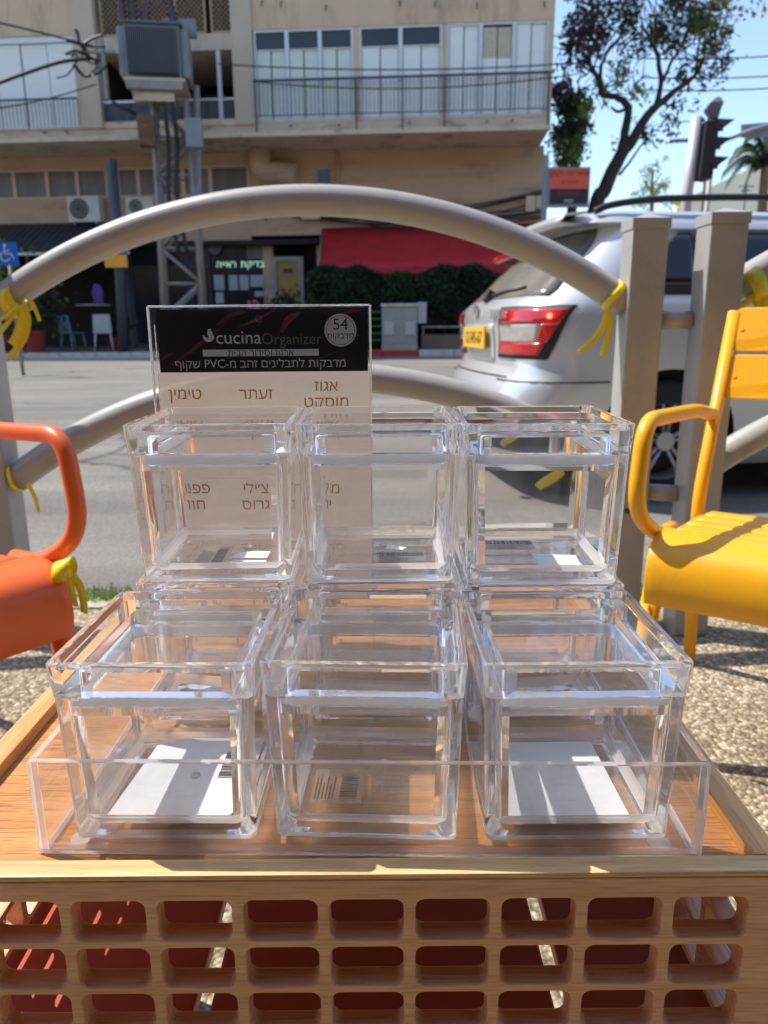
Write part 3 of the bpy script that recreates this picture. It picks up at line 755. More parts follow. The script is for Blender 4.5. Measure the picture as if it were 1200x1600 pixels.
# optician style shop
x0, x1 = F(332, 450, GF)[0], F(411, 450, GF)[0]
w = lbox('shopfront', x0, x1, gz, zt - .13, GF + .02, GF + .1, M['darkglass'])
for a, b, c, d in ((334, 430, 351, 453), (357, 430, 372, 453), (374, 430, 389, 453), (391, 430, 413, 448), (337, 457, 350, 474), (398, 455, 412, 463)):
    X0_, X1_, Z0_, Z1_ = frect(a, b, c, d, GF)
    box_obj('poster', (X0_, GF - .01, Z0_), (X1_, GF + .015, Z1_), M['lit_window'], w)
a, b, c, d = frect(385, 376, 411, 404, GF); box_obj('transom_pane', (a, GF - .01, c), (b, GF + .015, d), M['dimglass'], w)
tx, tz = F(373, 413, GF - .1)
for wd, dx in (('בדיקת', .36), ('ראייה', -.36)): text('lit_lettering', heb(wd), .25, (tx + dx, GF - .06, tz), (pi/2, 0, 0), M['neon'], w, off=.01, bold=.004)
# door
x0, x1, z0, z1 = frect(424, 401, 476, 500, GF - .05); z0 = gz
q = MB(); q.box((x0, GF - .04, z0), (x0 + .12, GF + .1, z1)); q.box((x1 - .12, GF - .04, z0), (x1, GF + .1, z1)); q.box((x0 + .12, GF - .04, z1 - .12), (x1 - .12, GF + .1, z1))
dr = q.build('door', M['grey_box'], Bld)
box_obj('door_leaf', (x0 + .125, GF, z0 + .02), (x1 - .125, GF + .05, z1 - .125), M['door'], dr)
xm_ = (x0 + x1) / 2
box_obj('number_plate', (xm_ - .12, GF - .02, z1 - .42), (xm_ + .12, GF - .002, z1 - .3), M['iron'], dr)
box_obj('red_notice', (x0 + .14, GF - .015, z0 + .8), (x1 - .14, GF - .002, z0 + 1.02), M['pot'], dr)
box_obj('yellow_notice', (x0 + .16, GF - .015, z0 + .45), (x1 - .2, GF - .002, z0 + .79), M['amber'], dr)
# small round black sign on the left shop
x, z = F(335, 385, GF - .1); q = MB(); q.disc((x, GF - .05, z), .2, (0, -1, 0), th=.03); q.build('round_sign', M['dimglass'], Bld)

# ---- cables along the lower facade (a tangle of wires)
cb = empty('facade_cables', BO, -PHI, 'loose bundle of cables sagging along the wall above the red awning', 'cable')
q = MB()
for i in range(9):
    x0, z0 = F(470 + random.uniform(-15, 15), 330 + random.uniform(-4, 12), REC - .1); x1, z1 = F(850, 322 + random.uniform(-25, 25), REC - .1)
    pts = []
    for j in range(13):
        t = j / 12; pts.append((x0 + (x1 - x0) * t, REC - .12 - .03 * (i % 3), z0 + (z1 - z0) * t - (.35 + .1 * (i % 4)) * 4 * t * (1 - t) * .5 + .03 * sin(9*t + i)))
    q.tube(pts, .018, 5, cap=False)
q.build('wire_run', M['wire'], cb)
q = MB()
for px in (300, 340, 395, 440, 480):
    x, z = F(px, 330, REC - .1); q.tube(smooth_path([(x, REC - .1, z + .2), (x + .3, REC - .15, z - .1), (x + .9, REC - .12, z + .1), (x + 1.3, REC - .12, z - .25)], 4), .025, 5, cap=False)
q.build('wire_loop', M['wire'], cb)
for i, (a, b, c, d) in enumerate(((822, 306, 836, 330), (838, 306, 847, 326), (470, 330, 500, 342))):
    x0, x1, z0, z1 = frect(a, b, c, d, REC - .2); box_obj('meter_box', (x0, REC - .22, z0), (x1, REC - .05, z1), M['frame_c'], cb, bevel=.01)

# ---- AC units
def ac(px0, py0, px1, py1, label):
    x0, x1, z0, z1 = frect(px0, py0, px1, py1, REC - .4)
    e = empty('air_conditioner', (Matrix.Translation(BO) @ Matrix.Rotation(-PHI, 4, 'Z')) @ Vector(((x0+x1)/2, REC - .22, z0)), -PHI, label, 'air conditioner', 'outdoor air conditioner units on the facade')
    w, h = x1 - x0, z1 - z0
    box_obj('casing', (-w/2, -.17, 0), (w/2, .17, h), M['ac'], e, bevel=.015)
    q = MB(); q.disc((-w*.14, -.172, h/2), h*.40, (0, -1, 0), th=.012); g = q.build('fan_grille', M['blackpl'], e)
    q = MB()
    for r_ in (.12, .2, .28, .36): q.tube([(-w*.14 + h*r_*cos(a*pi/12), -.188, h/2 + h*r_*sin(a*pi/12)) for a in range(24)], .006, 4, closed=True)
    q.build('grille_ring', M['ac'], g)
    for s_ in (-1, 1): box_obj('bracket', (s_*w*.35 - .02, -.15, -.06), (s_*w*.35 + .02, .22, -.002), M['steel'], e)
ac(103, 306, 157, 346, 'larger boxy outdoor air conditioner left of the lattice pole under the window strip')
ac(195, 308, 240, 336, 'smaller outdoor air conditioner beside the lattice pole, nearer the thin black post')

# ---- awnings
def red_awning():
    e = empty('red_awning', BO, -PHI, 'wide faded red cloth awning sloping over the dark hedge', 'awning')
    xa, za = F(503, 356, REC - .1); xb, zb = F(838, 348, REC - .1)
    xc, zc = F(496, 424, -.3); xd, zd = F(806, 414, -.3)
    xc2, zc2 = F(496, 436, -.32)
    q = MB(); n = 16; rows = []
    for j in range(5):
        t = j / 4; r_ = []
        for i in range(n + 1):
            s_ = i / n
            top = Vector((xa + (xb - xa) * s_, REC - .05, za + (zb - za) * s_)); bot = Vector((xc + (xd - xc) * s_, -.3, zc + (zd - zc) * s_))
            p = top.lerp(bot, t); p.z -= .06 * sin(pi * t) + .02 * sin(i * 2.1) * t; r_.append(p)
        rows.append(q.verts(r_))
    for A, B in zip(rows, rows[1:]):
        for i in range(n): q.face([A[i], A[i+1], B[i+1], B[i]], smooth=True)
    o = q.build('canopy', M['red_cloth'], e)
    sm = o.modifiers.new('s', 'SOLIDIFY'); sm.thickness = .012
    q = MB(); A = [(xc + (xd - xc) * i / n, -.312, zc + (zd - zc) * i / n - .01) for i in range(n + 1)]
    Bp = [(p[0], -.33, p[2] - (.26 if i < 4 else .17) - .04 * (i % 2) * .6) for i, p in enumerate(A)]
    a_, b_ = q.verts(A), q.verts(Bp)
    for i in range(n): q.face([a_[i], a_[i+1], b_[i+1], b_[i]])
    o = q.build('valance', M['red_cloth'], e); sm = o.modifiers.new('s', 'SOLIDIFY'); sm.thickness = .01
    q = MB(); q.tube([(xa, REC - .05, za - .05), (xc, -.3, zc - .05)], .025, 6); q.tube([(xb, REC - .05, zb - .05), (xd, -.3, zd - .05)], .025, 6); q.build('awning_arm', M['steel'], e)
red_awning()
def black_awning():
    e = empty('black_awning', BO, -PHI, 'long black ribbed awning over the cafe front behind the blue sign', 'awning')
    xa, za = F(-120, 352, REC - .1); xb, zb = F(235, 352, REC - .1)
    zc = F(100, 393, 0.0)[1]; n = 34
    for i in range(n):
        x0 = xa + (xb - xa) * i / n; x1 = xa + (xb - xa) * (i + .88) / n
        q = MB(); v = q.verts([(x0, REC - .05, za), (x1, REC - .05, za), (x1, .1, zc), (x0, .1, zc), (x0, REC - .05, za - .03), (x1, REC - .05, za - .03), (x1, .1, zc - .03), (x0, .1, zc - .03)])
        for f in ((0,1,2,3),(7,6,5,4),(0,4,5,1),(1,5,6,2),(2,6,7,3),(3,7,4,0)): q.face([v[k] for k in f])
        q.build('awning_rib', M['blk_cloth'], e)
    box_obj('front_rail', (xa, .04, zc - .07), (xb, .09, zc - .01), M['alu'], e)
black_awning()

# ---- hoarding sign on the building corner
p = at(889, 291, Y=18.2)
e = empty('shop_sign', p, 0, 'orange and black rectangular shop sign projecting from the building corner', 'sign')
def wpx(n, Y, z=0): return n * (Y * cth) / F_PX
w, h = wpx(60, 17.2), wpx(52, 17.2)
box_obj('sign_case', (-w/2 - .04, 0, -h/2 - .06), (w/2 + .04, .15, h/2 + .03), M['grey_sign'], e)
box_obj('orange_face', (-w/2, -.02, -h*.08), (w/2, -.002, h/2), M['orange_sign'], e)
box_obj('black_face', (-w/2, -.02, -h/2), (w/2, -.002, -h*.085), M['dark_sign'], e)
text('sign_lettering', heb('שווארמה דקוקו'), .15, (0, -.024, h*.36), (pi/2, 0, 0), M['dark_sign'], e)
text('sign_lettering', heb('שיפודים'), .12, (0, -.024, h*.12), (pi/2, 0, 0), M['pot'], e)
text('sign_lettering', heb('משלוחים'), .13, (0, -.024, -h*.22), (pi/2, 0, 0), M['pot'], e)
box_obj('sign_strip', (-w*.12, -.03, -h*.47), (w*.12, -.022, -h*.38), M['grey_sign'], e)
box_obj('sign_bracket', (-w/2 - .16, .03, -h/2 - .9), (-w/2 - .042, .1, h/2 + .3), M['grey_sign'], e)

# ================================================================== STREET FURNITURE, FAR SIDE
def lattice_pole():
    Y = 17.9; b = at(290, 500, Y=Y); b.z = .27
    e = empty('transformer_pole', b, R(8), 'steel lattice utility pole carrying a grey finned transformer in front of the balconies', 'utility pole')
    zt_ = at(260, 160, Y=Y).z - .27; w0, w1 = .46, .34
    def wid(z): return (w0 + (w1 - w0) * z / zt_)
    for sx in (-1, 1):
        for sy in (-1, 1):
            q = MB(); a, c = Vector((sx*w0, sy*w0*.8, 0)), Vector((sx*w1, sy*w1*.8, zt_))
            q.tube([a, c], .055, 4); q.build('leg', M['steel'], e)
    n = 7
    for i in range(n):
        z0, z1 = zt_ * i / n, zt_ * (i + 1) / n; a, c = wid(z0), wid(z1)
        for sy in (-1, 1):
            q = MB(); s_ = 1 if i % 2 else -1
            q.tube([(-s_*a, sy*a*.8, z0), (s_*c, sy*c*.8, z1)], .040, 4); q.build('brace', M['steel'], e)
        q = MB(); q.tube([(-c, -c*.8, z1), (c, -c*.8, z1), (c, c*.8, z1), (-c, c*.8, z1)], .025, 4, closed=True); q.build('tie', M['steel'], e)
    # platform
    pz = at(250, 140, Y=Y).z - .27
    lx = at(196, 140, Y=Y).x - b.x; rx = at(300, 140, Y=Y).x - b.x
    cx = (lx + rx) / 2
    box_obj('platform_beam', (lx + .15, -.62, pz - .16), (rx - .15, -.5, pz), M['steel'], e)
    box_obj('platform_beam', (lx + .15, .5, pz - .16), (rx - .15, .62, pz), M['steel'], e)
    box_obj('platform_beam', (lx + .25, -.49, pz - .36), (rx - .35, -.4, pz - .2), M['slab'], e)
    box_obj('platform_deck', (lx + .1, -.6, pz + .002), (rx - .1, .6, pz + .05), M['slab'], e)
    zt2 = at(250, 52, Y=Y).z - .27
    t = box_obj('tank', (lx + .16, -.48, pz + .06), (rx - .16, .48, zt2), M['tank'], e, bevel=.02)
    nf = 26
    for i in range(nf):
        x = lx + .22 + (rx - lx - .44) * i / (nf - 1)
        box_obj('fin', (x - .009, -.62, pz + .14), (x + .009, -.503, zt2 - .08), M['fin'], t)
    box_obj('fin_backing', (lx + .2, -.50, pz + .12), (rx - .2, -.483, zt2 - .06), M['iron'], t)
    for s_, x in ((-1, lx + .01), (1, rx - .15)):
        box_obj('side_radiator', (x, -.42, pz + .12), (x + .145, .42, zt2 - .04), M['tank'], e, bevel=.03)
    box_obj('tank_lid', (lx + .1, -.54, zt2 + .001), (rx - .1, .54, zt2 + .05), M['fin'], e)
    c0 = at(255, 42, Y=Y); c1 = at(305, 40, Y=Y)
    q = MB(); q.tube([(c0.x - b.x, .1, c0.z - .27), (c1.x - b.x, .1, c1.z - .27)], .19, 16); q.build('oil_conservator', M['tank'], e)
    for px, lean in ((196, 0), (212, 0), (236, -.1), (266, .1)):
        x = at(px, 30, Y=Y).x - b.x
        q = MB(); pts, rs = [], []
        for j in range(13): pts.append((x - lean * (1 - j/12) * -1.2, -.2, zt2 + .05 + j * .052)); rs.append(.10 if j % 2 else .055)
        q.tube(pts, rs, 10); q.build('insulator', M['ceramic'], e)
    for px0, py0, px1, py1, mm in ((227, 194, 248, 240, M['rust']), (296, 196, 318, 240, M['tank'])):
        A, Bq = at(px0, py1, Y=Y), at(px1, py0, Y=Y)
        box_obj('switch_box', (A.x - b.x, -.72, A.z - .27), (Bq.x - b.x, -.42, Bq.z - .27), mm, e, bevel=.015)
    for px in (262, 275):
        q = MB(); x = at(px, 200, Y=Y).x - b.x
        q.tube(smooth_path([(x, -.42, pz - .3), (x + .05, -.46, pz - 1.2), (x - .03, -.45, pz - 2.2), (x + .1, -.44, pz - 3.4)], 5), .05, 6); q.build('conduit', M['wire'], e)
    q = MB(); a = at(305, 130, Y=Y); c = at(318, 330, Y=Y); q.tube([(a.x - b.x, .1, a.z - .27), (c.x - b.x - .25, .1, 0)], .07, 8); q.build('cable_duct', M['steel'], e)
    q = MB(); a = at(180, 165, Y=Y); c = at(230, 190, Y=Y); q.tube([(a.x - b.x, -.1, a.z - .27), (c.x - b.x, -.1, c.z - .27)], .04, 6); q.build('cable_arm', M['wire'], e)
    return e
lattice_pole()

def cable(pts, r, label, name='overhead_cable', group=None, sag=0.0, n=16):
    q = MB(); P = [Vector(p) for p in pts]
    if len(P) == 2:
        P = [P[0].lerp(P[1], i / n) - Vector((0, 0, sag * 4 * (i/n) * (1 - i/n))) for i in range(n + 1)]
    else: P = smooth_path(P, 6)
    q.tube(P, r, 6); return tag(q.build(name, M['wire']), label, 'cable', group)
cable([at(-60, 152, Y=15), at(30, 118, Y=15.6), at(95, 97, Y=16.2), at(140, 92, Y=17)], .035, 'thick black cable sweeping up from the left edge to the spliced joint')
cable([at(-60, 22, Y=15), at(60, 50, Y=16), at(145, 72, Y=17.2)], .018, 'thin greenish wire slanting down from top left across the white shutters')
cable([at(-60, 178, Y=15), at(60, 158, Y=16), at(150, 132, Y=17.2)], .014, 'thin wire slanting over the left balcony railing')
cable([at(340, 100, Y=17.5), at(905, 98, Y=17.5)], .014, 'upper thin wire strung level across the shuttered windows', sag=.12)
cable([at(400, 128, Y=17.5), at(905, 115, Y=17.4)], .012, 'lower thin wire strung across the shuttered windows', sag=.2)
for i, (y0, y1) in enumerate(((88, 84), (118, 116), (137, 135))):
    cable([at(1000, y0 + 3, Y=26), at(1300, y1 - 5, Y=26)], .02, ('highest', 'middle', 'lowest')[i] + ' of the three dark wires crossing the blue sky at right', sag=.1)
e = empty('cable_splice', at(143, 92, Y=17), 0, 'tangled knot of cable joints hanging where wires meet beside the pillar', 'cable joint')
q = MB()
for i in range(14):
    a = Vector((random.uniform(-.45, .35), random.uniform(-.1, .1), random.uniform(-.25, .3))); b = a + Vector((random.uniform(-.5, .5), 0, random.uniform(-.3, .3)))
    q.tube(smooth_path([a, (a+b)/2 + Vector((0, .05, random.uniform(-.1, .1))), b], 4), random.uniform(.015, .035), 5)
q.build('joint_wires', M['wire'], e)
q = MB(); q.box((.22, -.05, -.75), (.27, .05, .35)); q.box((-.3, -.03, .1), (.5, .03, .15)); q.build('joint_bracket', M['steel'], e)

# dark post by the left windows with yellow-orange plate
pb = at(187, 560, Y=17.5)
e = empty('sign_post', (pb.x, 17.5, .27), 0, 'tall dark street post with a small yellow notice under a blue strip', 'post')
z1 = at(172, 250, Y=17.5).z - .27
q = MB(); q.tube([(at(192, 540, Y=17.5).x - pb.x, 0, 0), (at(186, 400, Y=17.5).x - pb.x, 0, 2.1), (at(174, 245, Y=17.5).x - pb.x, 0, z1)], .11, 10); q.build('pole', M['iron'], e)
A, Bq = at(165, 418, Y=17.3), at(198, 398, Y=17.3)
box_obj('yellow_notice', (A.x - pb.x, -.22, A.z - .27), (Bq.x - pb.x, -.19, Bq.z - .27), M['amber'], e)
A, Bq = at(184, 396.5, Y=17.3), at(198, 390, Y=17.3)
box_obj('blue_strip', (A.x - pb.x, -.22, A.z - .27), (Bq.x - pb.x, -.19, Bq.z - .27), M['blue_sign'], e)

# blue accessible parking sign
c = at(12, 397, Y=12.5)
e = empty('parking_sign', (c.x, 12.5, .05), 0, 'blue square parking sign with white wheelchair symbol at the left edge', 'road sign')
hz = c.z - .05; sz = wpx(17, 12.2)
box_obj('sign_plate', (-sz, -.03, hz - sz), (sz, -.015, hz + sz), M['blue_sign'], e, bevel=.003)
q = MB(); q.tube([(0, .03, -.1), (0, .03, hz + sz*.9)], .03, 8); q.build('pole', M['steel'], e)
q = MB()
q.disc((-.02*sz/.18, -.034, hz + sz*.72), sz*.13, (0, -1, 0), 14)
q.tube([(-.03, -.036, hz + sz*.5), (-.03, -.036, hz + sz*.02), (sz*.42, -.036, hz + sz*.0), (sz*.62, -.036, hz - sz*.45)], sz*.06, 5)
q.tube([(-.03, -.036, hz + sz*.28), (sz*.32, -.036, hz + sz*.28)], sz*.05, 5)
q.tube([(-.03 + sz*.42*cos(a), -.036, hz - sz*.22 + sz*.42*sin(a)) for a in [R(120 + i*20) for i in range(12)]], sz*.055, 5)
q.build('wheelchair_symbol', M['white'], e)

# hedge: dense leaf faces over dark core
def leaves(q, n, centre_fn, size, flat=0.6):
    for _ in range(n):
        c = centre_fn(); s_ = size * random.uniform(.6, 1.3)
        u = Vector((random.gauss(0, 1), random.gauss(0, 1), random.gauss(0, 1))).normalized()
        v = u.cross(Vector((random.gauss(0, 1), random.gauss(0, 1), random.gauss(0, 1)))).normalized()
        q.face(q.verts([c - u*s_, c + v*s_*.45, c + u*s_, c - v*s_*.45]))
def hedge(x0, x1, y0, y1, z0, z1, n, label, holes=False):
    e = empty('hedge', ((x0+x1)/2, (y0+y1)/2, z0), 0, label, 'hedge'); w, d, h = (x1-x0)/2, (y1-y0)/2, z1 - z0
    q = MB()
    N = 18; g = []
    for k in range(5):
        z = .05 + (h - .12) * k / 4
        g.append([Vector((-w*.97 + 2*w*.97*i/N, -d*.9 + .08*random.random(), z)) for i in range(N+1)] + [Vector((w*.97 - 2*w*.97*i/N, d*.9, z)) for i in range(N+1)])
    q.loft(g); q.build('inner_mass', M['interior'], e)
    q = MB()
    def f():
        side = random.random()
        bump_ = .12 * sin(random.uniform(0, 6))
        x = random.uniform(-w, w)
        hh = h + .10 * sin(x * 2.3) + .05 * sin(x * 7)
        if side < .7: return Vector((x, -d - .05 + .12 * random.random(), random.uniform(0.02, hh)))
        return Vector((x, random.uniform(-d, d), hh + random.uniform(-.1, .06)))
    leaves(q, n, f, .055)
    tag(q.build('foliage', M['hedge'], e, fix=False), kind='stuff')
xa, xb = at(482, 540, Y=18.0).x, at(860, 540, Y=18.0).x
hedge(xa, xb, 18.0, 18.7, .27, at(600, 424, Y=18).z, 15000, 'dark green clipped hedge under the red awning')
# low wall with rail in front of hedge, right of the cabinet
A = at(655, 545, Y=17.7)
e = empty('low_wall', (A.x + .05, 17.7, .27), 0, 'low dark wall topped by a thin rail behind the silver car', 'wall')
box_obj('wall_body', (0, 0, 0), (4.5, .15, .34), M['far_pave'], e); box_obj('wall_rail', (0, .02, .5), (4.5, .05, .53), M['kerb_g'], e)
for i in range(5): box_obj('rail_post', (.02 + i*1.1, .02, .341), (.06 + i*1.1, .05, .5), M['steel'], e)
# green bin fence behind the cabinet's left
A = at(575, 540, Y=17.9); Bq = at(596, 500, Y=17.9)
e = empty('green_fence', (A.x, 17.9, .27), 0, 'short green metal fence panel beside the grey utility cabinet', 'fence')
M['green'] = mat('green_metal', lin((20, 110, 62)), 0.5)
for i in range(5): box_obj('rail', (-.1, 0, .2 + i*.16), (.5, .03, .24 + i*.16), M['green'], e)
for x in (-.1, .47): box_obj('fence_post', (x, .032, 0), (x + .04, .07, .95), M['green'], e)
# utility cabinet
A, Bq = at(597, 547, Y=17.5), at(652, 474, Y=17.5)
e = empty('utility_cabinet', ((A.x + Bq.x)/2, 17.5, .27), 0, 'pale grey utility cabinet with two square panels on the far pavement', 'cabinet')
w, h = (Bq.x - A.x)/2, Bq.z - .27
box_obj('plinth', (-w*1.02, -.02, 0), (w*1.02, .42, h*.12), M['kerb_g'], e)
box_obj('body', (-w, 0, h*.121), (w, .4, h*.94), M['grey_box'], e, bevel=.01)
box_obj('lid', (-w*1.04, -.03, h*.941), (w*1.04, .43, h), M['kerb_w'], e, bevel=.01)
for s_ in (-1, 1): box_obj('access_panel', (s_*w*.6 - w*.28, -.02, h*.33), (s_*w*.6 + w*.28, -.002, h*.62), M['lightgrey'], e, bevel=.004)
A, Bq = at(655, 505, Y=17.5), at(669, 472, Y=17.5)
box_obj('side_box', (w + .01, .05, A.z - .27), (w + .01 + Bq.x - A.x, .3, Bq.z - .27), M['lightgrey'], e, bevel=.01)

# cafe furniture
def plastic_chair(px, py, Y, rz, m, label):
    b = at(px, py, Y=Y); e = empty('plastic_chair', (b.x, Y, .27), rz, label, 'chair', 'plastic chairs outside the cafe')
    q = MB(); q.loft([rring(.42, .42, .06, .42), rring(.44, .44, .06, .45)]); q.build('seat', m, e)
    q = MB(); q.loft([[Vector((p.x, .19 + p.y*.08 + .12*(z-.45), z)) for p in rring(.42 - .1*(z-.45), .4, .05, 0)] for z in (.45, .6, .75, .86)]); q.build('backrest', m, e)
    for sx in (-1, 1):
        for sy in (-1, 1):
            q = MB(); q.tube([(sx*.17, sy*.17, .42), (sx*.21, sy*.21, 0)], [.025, .018], 6); q.build('leg', m, e)
plastic_chair(163, 545, 18.6, R(200), M['plastic_w'], 'white plastic chair beside the dark street post, its back to the road')
plastic_chair(115, 540, 18.9, R(150), M['plastic_b'], 'pale blue plastic chair left of the white one at the cafe')
b = at(146, 478, Y=18.9)
e = empty('cafe_table', (b.x, 18.9, .27), 0, 'round pale green cafe table between the plastic chairs', 'table')
q = MB(); q.disc((0, 0, b.z - .27), .42, (0, 0, 1), th=.03); q.build('tabletop', mat('pale_green_top', (.32, .42, .36), .4), e)
q = MB(); q.tube([(0, 0, .02), (0, 0, b.z - .272)], .03, 8); q.build('column', M['iron'], e); q = MB(); q.disc((0, 0, 0), .22, (0, 0, 1), th=.02); q.build('base', M['iron'], e)
b = at(150, 455, Y=19.2)
e = empty('hanging_coat', (b.x, 19.3, b.z - .35), 0, 'purple cloth hanging over the cafe table', 'cloth')
q = MB(); q.loft([[Vector((p.x + .02*sin(z*20), p.y, z)) for p in rring(w_, .08, .03, 0)] for z, w_ in ((0, .26), (.15, .22), (.32, .28), (.45, .2), (.52, .08))], smooth=True); q.build('cloth_fold', M['purple'], e)
def potted(px, py, Y, r, hh, label, leafm, n=420, sp=.45):
    b = at(px, py, Y=Y); e = empty('potted_plant', (b.x, Y, .27), 0, label, 'plant')
    q = MB(); N = 16; q.loft([[Vector((r_*cos(2*pi*i/N), r_*sin(2*pi*i/N), z)) for i in range(N)] for z, r_ in ((0, r*.75), (hh*.85, r), (hh*.86, r*1.08), (hh, r*1.08))]); q.build('pot', M['pot'], e)
    q = MB()
    for i in range(7):
        a = random.uniform(0, 6.28); q.tube(smooth_path([(0, 0, hh - .05), (sp*.3*cos(a), sp*.3*sin(a), hh + sp*.8), (sp*.8*cos(a), sp*.8*sin(a), hh + sp*1.4)], 3), .01, 4)
    q.build('stems', M['bark'], e)
    q = MB(); leaves(q, n, lambda: Vector((random.gauss(0, sp*.55), random.gauss(0, sp*.45), hh + sp + random.gauss(0, sp*.5))), .09)
    tag(q.build('foliage', leafm, e, fix=False), kind='stuff')
potted(58, 553, 18.2, .24, .5, 'leafy plant in a round terracotta pot behind the yellow ribbon', M['leaf_dk'], 700, .6)
potted(185, 545, 19.2, .25, .3, 'low plant in a dark red pot behind the street post', M['leaf_dk'], 260, .3)
potted(10, 560, 18.6, .25, .45, 'tall bright green shrub in a pot at the far left edge', M['leaf_lt'], 900, .9)
potted(452, 560, 18.6, .22, .4, 'small bushy plant in a pot below the ochre door', M['leaf_dk'], 500, .45)
b = at(400, 476, Y=18.3)
e = empty('flower_pot', (b.x, 18.3, .27), 0, 'pink flowers just above the black card, in front of the lit shop', 'plant')
q = MB(); N = 14; q.loft([[Vector((r_*cos(2*pi*i/N), r_*sin(2*pi*i/N), z)) for i in range(N)] for z, r_ in ((0, .14), (.4, .2))]); q.build('pot', M['pot'], e)
q = MB(); leaves(q, 300, lambda: Vector((random.gauss(0, .13), random.gauss(0, .1), .55 + random.gauss(0, .12))), .06); tag(q.build('foliage', M['leaf_dk'], e, fix=False), kind='stuff')
q = MB(); leaves(q, 60, lambda: Vector((random.gauss(0, .07), random.gauss(0, .07), b.z - .33 + random.gauss(0, .05))), .06); tag(q.build('blossom', mat('pink_petal', (.75, .25, .3), .6), e, fix=False), kind='stuff')

# ================================================================== TREES
def tree(name, Y, limbs, clusters, label, cat='tree', origin=None, barkm=None, depth=1.4, dens=1.0):
    o = at(*origin, Y=Y); e = empty(name, (o.x, Y, .1), 0, label, cat); L = e.location.copy()
    def W_(px, py, dy=0): return at(px, py, Y=Y + dy) - L
    q = MB(); first = True
    for lm in limbs:
        pts = [W_(p[0], p[1], p[3] if len(p) > 3 else 0) for p in lm]; rs = [p[2] * .82 for p in lm]
        if first: pts = [Vector((pts[0].x - .3, pts[0].y, 0))] + pts; rs = [rs[0] * 1.25] + rs; first = False
        sp = smooth_path(pts, 4); k = len(sp); m_ = len(rs) - 1
        rr = []
        for i in range(k):
            t = i / (k - 1) * m_; a = min(int(t), m_ - 1); rr.append(rs[a] + (rs[a+1] - rs[a]) * (t - a))
        sp = [p + Vector((random.gauss(0, .012), 0, random.gauss(0, .012))) for p in sp]
        q.tube(sp, rr, 7)
    for px, py, r_, n, mi in clusters:          # twigs inside each clump
        c = W_(px, py); s_ = r_ * (Y * cth) / F_PX
        for _ in range(max(3, n // 45)):
            a = c + Vector((random.gauss(0, s_*.35), random.gauss(0, depth*.3), random.gauss(0, s_*.35))); b_ = a + Vector((random.gauss(0, s_*.6), random.gauss(0, .3), random.gauss(.1, s_*.6)))
            q.tube([a, (a+b_)/2 + Vector((random.gauss(0, .06), 0, random.gauss(0, .06))), b_], [.02, .014, .006], 4, cap=False)
    q.build('trunk', barkm or M['bark'], e)
    mats = [M['leaf_dk'], M['leaf_br'], M['leaf_ol'], M['leaf_lt']]
    q = MB()
    for px, py, r_, n, mi in clusters:
        n = int(n * dens); q.mi = mi; c = W_(px, py); s_ = r_ * (Y * cth) / F_PX
        subs = [c + Vector((random.gauss(0, s_*.5), random.gauss(0, depth*.5), random.gauss(0, s_*.42))) for _ in range(max(4, n // 26))]
        leaves(q, n, lambda: random.choice(subs) + Vector((random.gauss(0, .13), random.gauss(0, .16), random.gauss(0, .11))), .085)
    o = q.build('crown', mats, e, fix=False); tag(o, kind='stuff')
    return e
tree('street_tree', 22, [
    [(928, 335, .26), (945, 295, .24), (968, 245, .21), (985, 222, .18), (1012, 180, .14), (1045, 150, .10), (1085, 120, .06), (1100, 90, .04)],
    [(968, 245, .17), (977, 205, .14), (981, 168, .12), (962, 152, .10), (942, 148, .09), (935, 125, .08), (920, 100, .05), (900, 92, .03)],
    [(940, 147, .07), (938, 110, .06), (950, 80, .05), (968, 60, .03)],
    [(1025, 165, .10), (1032, 130, .08), (1028, 90, .07), (1015, 60, .05), (1000, 40, .03)],
    [(1030, 135, .06), (1048, 100, .05), (1065, 70, .04), (1080, 40, .02)],
    [(1000, 195, .08), (1010, 218, .05), (1014, 216, .03)],
    [(981, 170, .06), (965, 175, .05), (955, 165, .03)],
    [(1085, 120, .05), (1092, 70, .03), (1100, 40, .02)],
    [(935, 120, .04), (905, 100, .03), (880, 105, .02)],
    [(968, 275, .05), (1000, 230, .03), (1012, 216, .02)],
], [(900, 40, 26, 900, 1), (925, 25, 30, 1200, 1), (950, 55, 30, 1000, 1), (985, 20, 32, 900, 1), (1015, 50, 32, 900, 0), (1045, 25, 34, 1100, 0),
    (1080, 40, 34, 1200, 2), (1110, 20, 30, 900, 2), (1100, 65, 26, 700, 2), (1065, 75, 26, 600, 0), (1085, 100, 20, 420, 0), (1125, 105, 20, 380, 0), (1075, 105, 10, 240, 0),
    (895, 75, 24, 600, 1), (930, 85, 26, 450, 1), (975, 90, 24, 300, 1), (970, 120, 22, 350, 3), (1000, 130, 20, 350, 3), (955, 130, 18, 250, 3), (1115, 130, 12, 160, 0),
    (1020, 200, 18, 240, 0), (1045, 205, 14, 220, 0), (1060, 175, 12, 150, 0), (980, 205, 14, 70, 0), (1130, 60, 16, 260, 0), (1140, 35, 14, 180, 2), (885, 100, 18, 220, 1), (1000, -10, 60, 1200, 0), (920, -15, 40, 900, 1), (1090, -15, 50, 900, 2)],
    'dark leaning street tree with sparse branching crown against the sky', origin=(928, 335), dens=.25)
